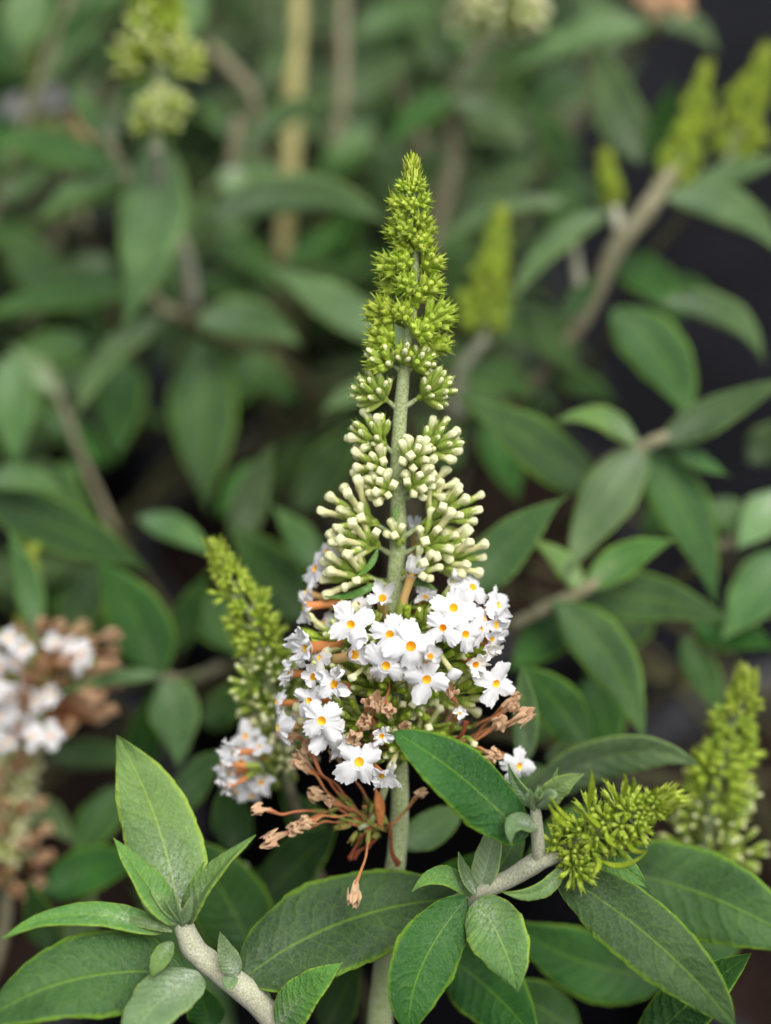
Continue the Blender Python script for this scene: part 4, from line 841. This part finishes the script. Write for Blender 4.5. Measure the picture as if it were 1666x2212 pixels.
# ================================================================== LEAVES OF THE BUSHES BEHIND (read from the photograph)
def Lf(pl, b, t, w, bend=(0, 0, 0), roll=0, mat='leaf_mid', **k): return leaf(PL[pl], b, t, w * 0.9, bend, roll, mat, nv=26, nu=9, pe=0.8, te=1.4, **k)
Bk = [
 ('B', (335, 300, .430), (268, 715, .415), 160, (24, 0, -.004), 0, 'leaf_mid'), ('B', (268, 368, .440), (-60, 295, .420), 110, (0, -14, 0), 6, 'leaf'),
 ('B', (262, 372, .438), (78, 482, .425), 80, (-10, -16, 0), 10, 'leaf_mid'), ('D', (448, 470, .435), (868, 508, .420), 95, (20, -72, 0), 38, 'leaf_mid'),
 ('D', (880, 745, .430), (556, 562, .415), 110, (0, 0, 0), -6, 'leaf_mid'), ('B', (425, 692, .440), (652, 748, .420), 112, (10, -26, 0), 6, 'leaf_mid'),
 ('B', (348, 688, .438), (162, 905, .415), 100, (-18, -26, 0), 20, 'leaf_mid'), ('B', (430, 735, .455), (448, 1110, .425), 160, (0, 0, -.004), 0, 'leaf'),
 ('B', (315, 618, .460), (-60, 690, .440), 100, (0, -20, 0), 0, 'leaf'), ('B', (515, 1180, .400), (592, 952, .390), 92, (-8, 0, 0), 0, 'leaf_mid'),
 ('B', (640, 1100, .420), (795, 895, .405), 116, (0, 0, 0), -8, 'leaf'), ('B', (-30, 1075, .390), (325, 1232, .375), 140, (0, -6, 0), 0, 'leaf'),
 ('B', (-30, 1040, .385), (145, 1072, .372), 76, (0, -22, 0), 0, 'leaf_mid'), ('B', (76, 1360, .372), (16, 1135, .365), 70, (10, 0, 0), 0, 'leaf_mid'),
 ('B', (340, 1465, .378), (205, 1200, .368), 150, (16, -8, 0), 0, 'leaf'), ('B', (300, 1118, .395), (475, 1212, .38), 70, (0, -18, 0), 0, 'leaf_mid'),
 ('B', (700, 1232, .392), (585, 1085, .38), 80, (0, 0, 0), 0, 'leaf_mid'), ('B', (660, 1335, .405), (490, 1125, .392), 150, (0, 0, 0), 0, 'leaf'),
 ('B', (380, 1410, .392), (452, 1225, .38), 74, (-4, 0, 0), 0, 'leaf'), ('B', (345, 1458, .375), (120, 1500, .362), 50, (0, -14, 0), 20, 'leaf_mid'),
 ('B', (18, 770, .430), (36, 1010, .415), 120, (0, 0, 0), 0, 'leaf_mid'), ('B', (262, 770, .460), (252, 1000, .445), 120, (0, 0, 0), 0, 'leaf'),
 ('B', (520, 770, .47), (640, 870, .455), 90, (0, 0, 0), 0, 'leaf'), ('D', (815, 835, .420), (695, 890, .408), 60, (0, -8, 0), 0, 'leaf_mid'),
 ('E', (70, -40, .500), (36, 130, .485), 120, (0, 0, 0), 0, 'leaf_mid'), ('E', (80, 155, .500), (270, -10, .480), 60, (-20, -14, 0), 30, 'leaf_mid'),
 ('B', (430, -40, .47), (395, 120, .455), 70, (0, 0, 0), 0, 'leaf_mid'), ('D', (505, 300, .475), (425, 190, .462), 46, (-6, 4, 0), 0, 'leaf_mid'),
 ('D', (520, 335, .470), (745, 240, .455), 60, (0, -50, 0), 30, 'leaf_mid'), ('D', (505, 360, .462), (498, 438, .450), 76, (0, -4, 0), 0, 'leaf_wool'),
 ('D', (725, 240, .500), (945, 110, .485), 100, (-14, -10, 0), 0, 'leaf_mid'), ('D', (760, 70, .51), (980, 20, .49), 90, (0, -14, 0), 0, 'leaf_mid'),
 ('B', (355, 1470, .375), (385, 1662, .358), 122, (10, -8, -.003), 4, 'leaf_mid'), ('B', (455, 520, .47), (620, 640, .455), 80, (0, -24, 0), 0, 'leaf'),
 ('B', (110, 560, .48), (240, 760, .46), 90, (0, 0, 0), 0, 'leaf'), ('B', (60, 1000, .43), (210, 1110, .41), 80, (0, 0, 0), 0, 'leaf'),
 ('B', (160, 1000, .44), (60, 1180, .42), 90, (0, 0, 0), 0, 'leaf'), ('B', (210, 1230, .40), (130, 1420, .39), 110, (0, 0, 0), 0, 'leaf'),
 ('B', (250, 1700, .385), (160, 1880, .37), 110, (0, 0, 0), 10, 'leaf'), ('B', (100, 1640, .40), (330, 1660, .385), 70, (0, -20, 0), 20, 'leaf_mid'), ('B', (90, 1930, .365), (330, 1860, .355), 120, (0, -20, 0), 0, 'leaf'),
 ('B', (40, 1740, .395), (170, 1830, .38), 80, (0, -20, 0), 0, 'leaf_mid'), ('B', (110, 2060, .36), (60, 1900, .345), 80, (0, 0, 0), 0, 'leaf'), ('B', (150, 2080, .36), (210, 1920, .35), 90, (0, 0, 0), 0, 'leaf_mid'),
 ('B', (300, 1560, .39), (430, 1450, .38), 60, (0, 0, 0), 0, 'leaf'), ('B', (300, 1690, .39), (330, 1480, .375), 90, (0, 0, 0), 0, 'leaf'),
 ('D', (1425, 40, .470), (1085, 165, .455), 110, (0, -26, 0), 8, 'leaf_mid'), ('C', (1385, 350, .435), (1292, 80, .420), 125, (-14, 0, 0), -6, 'leaf_mid'),
 ('C', (1395, 350, .440), (1455, 170, .430), 70, (8, 0, 0), 0, 'leaf'), ('D', (1420, 45, .465), (1550, 118, .455), 60, (12, -24, 0), 10, 'leaf_mid'),
 ('C', (1222, 440, .430), (942, 536, .415), 82, (0, -40, 0), 20, 'leaf_mid'), ('C', (1315, 455, .425), (1105, 655, .408), 96, (-16, -26, 0), 24, 'leaf_mid'),
 ('C', (1440, 425, .410), (1700, 565, .395), 100, (16, -44, 0), 10, 'leaf_mid'), ('C', (1480, 418, .420), (1720, 340, .405), 66, (0, -12, 0), 10, 'leaf_mid'),
 ('C', (1322, 672, .395), (1495, 925, .378), 150, (26, -20, 0), 8, 'leaf'), ('C', (1430, 650, .400), (1652, 790, .385), 76, (36, -40, 0), 20, 'leaf_mid'),
 ('C', (1300, 1062, .378), (975, 845, .366), 140, (6, 0, 0), 0, 'leaf'), ('C', (1380, 962, .372), (1190, 912, .358), 72, (10, -34, 0), 4, 'leaf_young'),
 ('C', (1425, 958, .372), (1720, 815, .355), 104, (-10, -4, 0), -8, 'leaf_mid'), ('C', (1392, 965, .372), (1216, 1258, .355), 128, (-4, -16, 0), 0, 'leaf_mid'),
 ('C', (1395, 970, .378), (1548, 1310, .362), 140, (16, -20, 0), 0, 'leaf'), ('C', (1000, 1290, .352), (1228, 1070, .340), 124, (-10, -8, 0), -4, 'leaf_mid'),
 ('C', (1262, 1270, .360), (1465, 1165, .348), 90, (-4, -14, 0), 0, 'leaf_young'), ('C', (1258, 1278, .360), (1145, 1165, .352), 60, (8, -12, 0), 0, 'leaf_young'),
 ('C', (1230, 1282, .366), (1590, 1345, .352), 136, (0, -20, 0), 0, 'leaf'), ('C', (1195, 1300, .360), (1392, 1610, .340), 130, (30, -22, 0), 10, 'leaf'),
 ('C', (1700, 1190, .385), (1555, 1390, .370), 130, (0, 0, 0), 0, 'leaf_mid'), ('C', (1478, 1378, .385), (1560, 1560, .370), 84, (6, 0, 0), 0, 'leaf'),
 ('C', (1450, 955, .375), (1580, 1028, .362), 52, (0, 8, 0), 0, 'leaf_mid'), ('C', (1690, 1060, .39), (1590, 1190, .378), 100, (0, 0, 0), 0, 'leaf_wool'),
 ('C', (1215, 690, .41), (1300, 590, .40), 60, (0, 0, 0), 0, 'leaf_mid'), ('C', (1010, 770, .43), (1160, 860, .41), 90, (0, 0, 0), 0, 'leaf'),
 ('C', (1130, 640, .44), (1250, 820, .42), 110, (0, 0, 0), 0, 'leaf'), ('C', (1200, 800, .43), (1340, 870, .41), 70, (0, 0, 0), 0, 'leaf'),
 ('C', (1340, 560, .43), (1480, 700, .41), 120, (0, -20, 0), 0, 'leaf'), ('C', (1060, 900, .42), (1120, 1090, .40), 100, (0, 0, 0), 0, 'leaf'),
 ('C', (1620, 1000, .40), (1700, 900, .39), 90, (0, 0, 0), 0, 'leaf_mid'), ('C', (1500, 1340, .385), (1680, 1400, .37), 110, (0, 0, 0), 0, 'leaf'),
 ('C', (1230, 1330, .375), (1100, 1450, .36), 110, (0, 0, 0), 0, 'leaf'), ('C', (1400, 1300, .39), (1260, 1450, .37), 120, (0, 0, 0), 0, 'leaf'),
 ('C', (1270, 1460, .38), (1330, 1640, .36), 130, (0, 0, 0), 0, 'leaf'), ('C', (1210, 1500, .37), (1130, 1620, .36), 90, (0, 0, 0), 0, 'leaf'),
 ('D', (980, 200, .47), (830, 330, .455), 80, (0, -20, 0), 0, 'leaf'), ('D', (980, 210, .47), (1150, 330, .455), 90, (0, -20, 0), 0, 'leaf_mid'), ('D', (985, 180, .47), (1090, 90, .46), 80, (0, 0, 0), 0, 'leaf_mid'),
 ('D', (970, 150, .48), (880, 20, .47), 90, (0, 0, 0), 0, 'leaf_mid'), ('C', (1250, 380, .45), (1150, 230, .44), 100, (0, 0, 0), 0, 'leaf'), ('C', (1240, 520, .45), (1180, 390, .44), 100, (0, 0, 0), 0, 'leaf'),
 ('D', (620, 400, .49), (480, 330, .48), 70, (0, 0, 0), 0, 'leaf_mid'), ('D', (640, 420, .49), (800, 330, .475), 90, (0, 0, 0), 0, 'leaf'), ('D', (620, 560, .48), (760, 490, .47), 90, (0, 0, 0), 0, 'leaf'),
 ('A', (700, 1820, .345), (600, 1700, .335), 90, (0, 0, 0), 0, 'leaf'), ('A', (900, 1980, .335), (1060, 1830, .325), 100, (0, 0, 0), 0, 'leaf'), ('A', (1300, 1760, .35), (1130, 1860, .34), 110, (0, 0, 0), 0, 'leaf'),
 ('A', (1250, 2230, .33), (1060, 2110, .315), 130, (0, 0, 0), 0, 'leaf'), ('A', (1600, 2010, .345), (1420, 2090, .33), 110, (0, 0, 0), 0, 'leaf'), ('A', (700, 2230, .33), (780, 2070, .32), 100, (0, 0, 0), 0, 'leaf'), ('A', (460, 2230, .31), (420, 2110, .30), 90, (0, 0, 0), 0, 'leaf'),
]
Bk += [('B', (128, 850, .44), (20, 740, .43), 60, (0, 0, 0), 0, 'leaf_wool'), ('B', (130, 860, .44), (215, 760, .43), 60, (0, 0, 0), 0, 'leaf_mid'), ('B', (228, 300, .44), (150, 180, .432), 60, (0, 0, 0), 0, 'leaf_mid'), ('B', (236, 310, .44), (270, 180, .432), 50, (0, 0, 0), 0, 'leaf_wool'), ('B', (150, 930, .44), (60, 870, .43), 60, (0, 0, 0), 0, 'leaf_mid'), ('B', (120, 650, .48), (10, 480, .465), 110, (0, 0, 0), 0, 'leaf_mid'), ('B', (240, 560, .475), (100, 640, .46), 90, (0, -10, 0), 0, 'leaf_mid'), ('B', (380, 530, .47), (465, 400, .46), 80, (0, 0, 0), 0, 'leaf_mid'),
 ('B', (430, 600, .475), (570, 650, .46), 90, (0, -10, 0), 0, 'leaf'), ('D', (700, 570, .485), (790, 420, .47), 100, (0, 0, 0), 0, 'leaf'), ('B', (200, 740, .45), (-10, 800, .435), 100, (0, -14, 0), 0, 'leaf'),
 ('C', (1420, 600, .43), (1580, 700, .415), 90, (0, -10, 0), 0, 'leaf'), ('C', (1540, 1080, .40), (1650, 1180, .385), 90, (0, 0, 0), 0, 'leaf_mid'), ('D', (560, 200, .49), (640, 60, .48), 80, (0, 0, 0), 0, 'leaf_mid'),
 ('D', (800, 250, .50), (690, 390, .485), 90, (0, 0, 0), 0, 'leaf_mid'), ('E', (210, 210, .51), (110, 90, .50), 90, (0, 0, 0), 0, 'leaf_mid'), ('E', (0, 420, .50), (130, 360, .49), 80, (0, 0, 0), 0, 'leaf_mid'), ('E', (180, 300, .50), (60, 330, .49), 70, (0, -10, 0), 0, 'leaf_mid'),
 ('B', (560, 760, .46), (480, 900, .45), 90, (0, 0, 0), 0, 'leaf'), ('B', (120, 900, .455), (240, 1010, .44), 80, (0, 0, 0), 0, 'leaf'), ('D', (1250, 150, .485), (1130, 250, .475), 90, (0, 0, 0), 0, 'leaf_mid'), ('D', (860, 420, .49), (960, 330, .48), 90, (0, 0, 0), 0, 'leaf_mid'),
 ('B', (560, 1000, .43), (470, 1120, .415), 80, (0, 0, 0), 0, 'leaf'), ('B', (420, 1280, .40), (520, 1420, .385), 110, (0, 0, 0), 0, 'leaf'), ('B', (430, 1560, .39), (560, 1480, .375), 100, (0, 0, 0), 0, 'leaf'), ('C', (1000, 1000, .42), (900, 900, .41), 100, (0, 0, 0), 0, 'leaf'), ('C', (1480, 1080, .40), (1380, 1160, .39), 90, (0, 0, 0), 0, 'leaf')]
for a in Bk:
    Lf(*a[:4], a[4], a[5], a[6])
# their stems
stem('D', [(648, -60, .505), (642, 60, .505), (632, 220, .505), (624, 400, .507), (610, 560, .51)], [17, 18, 20, 19, 16], 'stem_old', foot=(-0.02, 0))
stem('D', [(742, -60, .49), (742, 60, .49), (736, 240, .492), (700, 420, .50)], [11, 13, 15, 14], 'stem_dim', foot=(0.01, -0.02))
stem('D', [(1065, 80, .464), (1010, 150, .47), (985, 200, .475), (975, 370, .48), (930, 560, .49)], [12, 17, 18, 17, 14], 'stem_dim', foot=(0.03, 0))
stem('D', [(850, 170, .50), (890, 260, .50), (925, 350, .50), (940, 500, .505)], [9, 10, 11, 11], 'stem_dim', foot=(0.02, 0.03))
stem('D', [(1425, 60, .474), (1330, 150, .49), (1200, 330, .51)], [10, 11, 12], 'stem_dim', foot=(0.05, 0.0))
stem('D', [(515, 255, .465), (505, 330, .468), (485, 385, .472), (410, 470, .48), (400, 620, .49)], [14, 15, 10, 9, 11], 'stem_dim', foot=(-0.04, -0.02))
stem('B', [(450, 95, .485), (500, 150, .485), (545, 210, .487), (560, 360, .50)], [12, 14, 14, 12], 'stem_dim', foot=(0.05, 0.02))
stem('B', [(270, 368, .44), (330, 640, .455), (392, 678, .46)], [10, 13, 14], 'stem_dim', foot=(0.0, 0.03))
stem('B', [(180, 190, .44), (235, 310, .44), (272, 375, .442)], [2, 9, 11], 'stem_dim')
stem('B', [(100, 770, .437), (132, 870, .44), (160, 940, .44), (195, 1030, .442), (250, 1150, .445)], [2, 7, 9, 8, 8], 'stem_dim', foot=(0.0, -0.03))
stem('B', [(330, 1430, .38), (355, 1465, .38), (400, 1470, .39), (480, 1440, .42)], [12, 18, 14, 11], 'stem_dim', foot=(0.03, 0.0))
stem('B', [(75, 1365, .373), (110, 1400, .378), (190, 1480, .40)], [10, 13, 12], 'stem_dim', foot=(-0.02, 0.0))
stem('C', [(1345, 1230, .358), (1260, 1275, .360), (1180, 1315, .364), (1110, 1350, .37)], [11, 16, 16, 14], 'stem_dim', foot=(-0.06, -0.03))
stem('C', [(1450, 935, .372), (1395, 962, .372), (1300, 1005, .378), (1240, 1100, .40)], [10, 15, 12, 12], 'stem_dim', foot=(-0.05, 0.0))
stem('C', [(1445, 420, .42), (1452, 372, .415), (1400, 450, .412), (1330, 540, .415), (1260, 690, .425), (1140, 850, .44)], [8, 14, 22, 21, 16, 14], 'stem_dim', foot=(-0.02, 0.0))
stem('C', [(1570, 360, .43), (1500, 440, .43), (1400, 560, .435), (1330, 700, .45)], [9, 9, 9, 9], 'stem_wood', foot=(0.0, 0.03))
stem('C', [(1326, 440, .428), (1335, 480, .425), (1345, 520, .418)], [9, 11, 12], 'stem')
stem('C', [(1240, 520, .43), (1250, 600, .43), (1270, 680, .432)], [9, 10, 12], 'stem')
stem('C', [(1660, 1150, .385), (1560, 1180, .39), (1500, 1230, .40)], [12, 13, 13], 'stem_dim', foot=(0.03, 0.0))
stem('C', [(1500, 1300, .39), (1560, 1360, .395), (1500, 1430, .40)], [8, 10, 11], 'stem_dim', foot=(0.0, -0.03))
stem('E', [(130, 320, .524), (160, 420, .53), (200, 560, .54)], [12, 13, 14], 'stem_dim', foot=(0.05, 0))

# ================================================================== FURTHER SHOOTS (grown upwards from each pot)
qs = random.Random(101)
nfill = 0
def grow(k, nshoot, dmin, hmin, hmax, keep=None, spread=0.16, mats=('leaf', 'leaf', 'leaf_mid')):
    global nfill
    for s in range(nshoot):
        a = qs.uniform(0, 6.283); r0 = qs.uniform(0, 0.05); lean = qs.uniform(0.2, 1.0) * spread
        b = soil_pt(k, r0 * math.cos(a), r0 * math.sin(a)); H = qs.uniform(hmin, hmax)
        top = b + V3(lean * math.cos(a), lean * math.sin(a), H)
        mid = b * 0.5 + top * 0.5 + V3(-0.2 * lean * math.cos(a), -0.2 * lean * math.sin(a), 0)
        C = catmull([b, mid, top], 10)
        x, y, d = proj(top)
        if keep and not keep(x, y, d): continue
        ok = [proj(p)[2] > dmin for p in C]
        if not all(ok): continue
        if not (-450 < x < 2100): continue
        m = MB(); tube(m, [b, mid, top], [0.0026, 0.002, 0.0011], 'stem_dim', 7, 6); m.obj('stem', PL[k])
        D = np.r_[0, np.cumsum(np.linalg.norm(np.diff(C, axis=0), axis=1))]
        s_ = 0.10 + qs.uniform(0, 0.02); par = qs.uniform(0, 3)
        while s_ < D[-1]:
            p = V3(*[np.interp(s_, D, C[:, j]) for j in range(3)]); par += math.pi / 2
            fr = s_ / D[-1]
            for h in (0, math.pi):
                aa = par + h + qs.uniform(-.3, .3); el = np.interp(fr, [0.3, 0.8, 1.0], [0.15, 0.5, 1.1]) + qs.uniform(-.2, .2)
                L = qs.uniform(0.056, 0.088) * np.interp(fr, [0.2, 0.75, 1], [1, 1, 0.55]); dr = V3(math.cos(aa) * math.cos(el), math.sin(aa) * math.cos(el), math.sin(el))
                tip = p + dr * L + V3(0, 0, -0.35 * L * qs.random()); mp = p + dr * L * 0.5 + V3(0, 0, 0.03 * L)
                tx, ty, td = proj(tip); bx, by, bd = proj(p)
                inx = lambda x, y: -650 < x < 2300 and -300 < y < 2500
                if min(td, bd) < dmin or not (inx(tx, ty) or inx(bx, by)) or (keep and not keep(tx, ty, td)): continue
                mb, uv = leaf_mesh(p, mp, tip, L * qs.uniform(0.20, 0.27), V3(0, 0, 1), qs.uniform(-.4, .4), mat=qs.choice(mats), nv=14, nu=7, serr=0, pe=0.8, te=1.4, seed=qs.uniform(0, 99), fold=qs.uniform(.1, .4))
                mb.obj('leaf', PL[k], uv); nfill += 1
            s_ += qs.uniform(0.026, 0.036)
right_gap = lambda x, y, d: not (x > 1430 - 0.12 * y and y < 1500)
grow('B', 26, 0.455, 0.24, 0.38)
grow('C', 18, 0.455, 0.22, 0.34, keep=right_gap)
grow('D', 28, 0.51, 0.24, 0.40, keep=right_gap, mats=('leaf_mid', 'leaf_mid', 'leaf'))
grow('E', 24, 0.54, 0.26, 0.40, mats=('leaf_mid', 'leaf_mid', 'leaf'))
grow('G', 14, 0.75, 0.26, 0.40, keep=right_gap)
grow('H', 14, 0.8, 0.26, 0.40)
grow('A', 9, 0.36, 0.08, 0.16)
bpy.context.view_layer.update()
print('OBJECTS', len(S.objects), 'fill', nfill, 'tris', sum(len(o.data.polygons) * 2 for o in S.objects if o.type == 'MESH'))
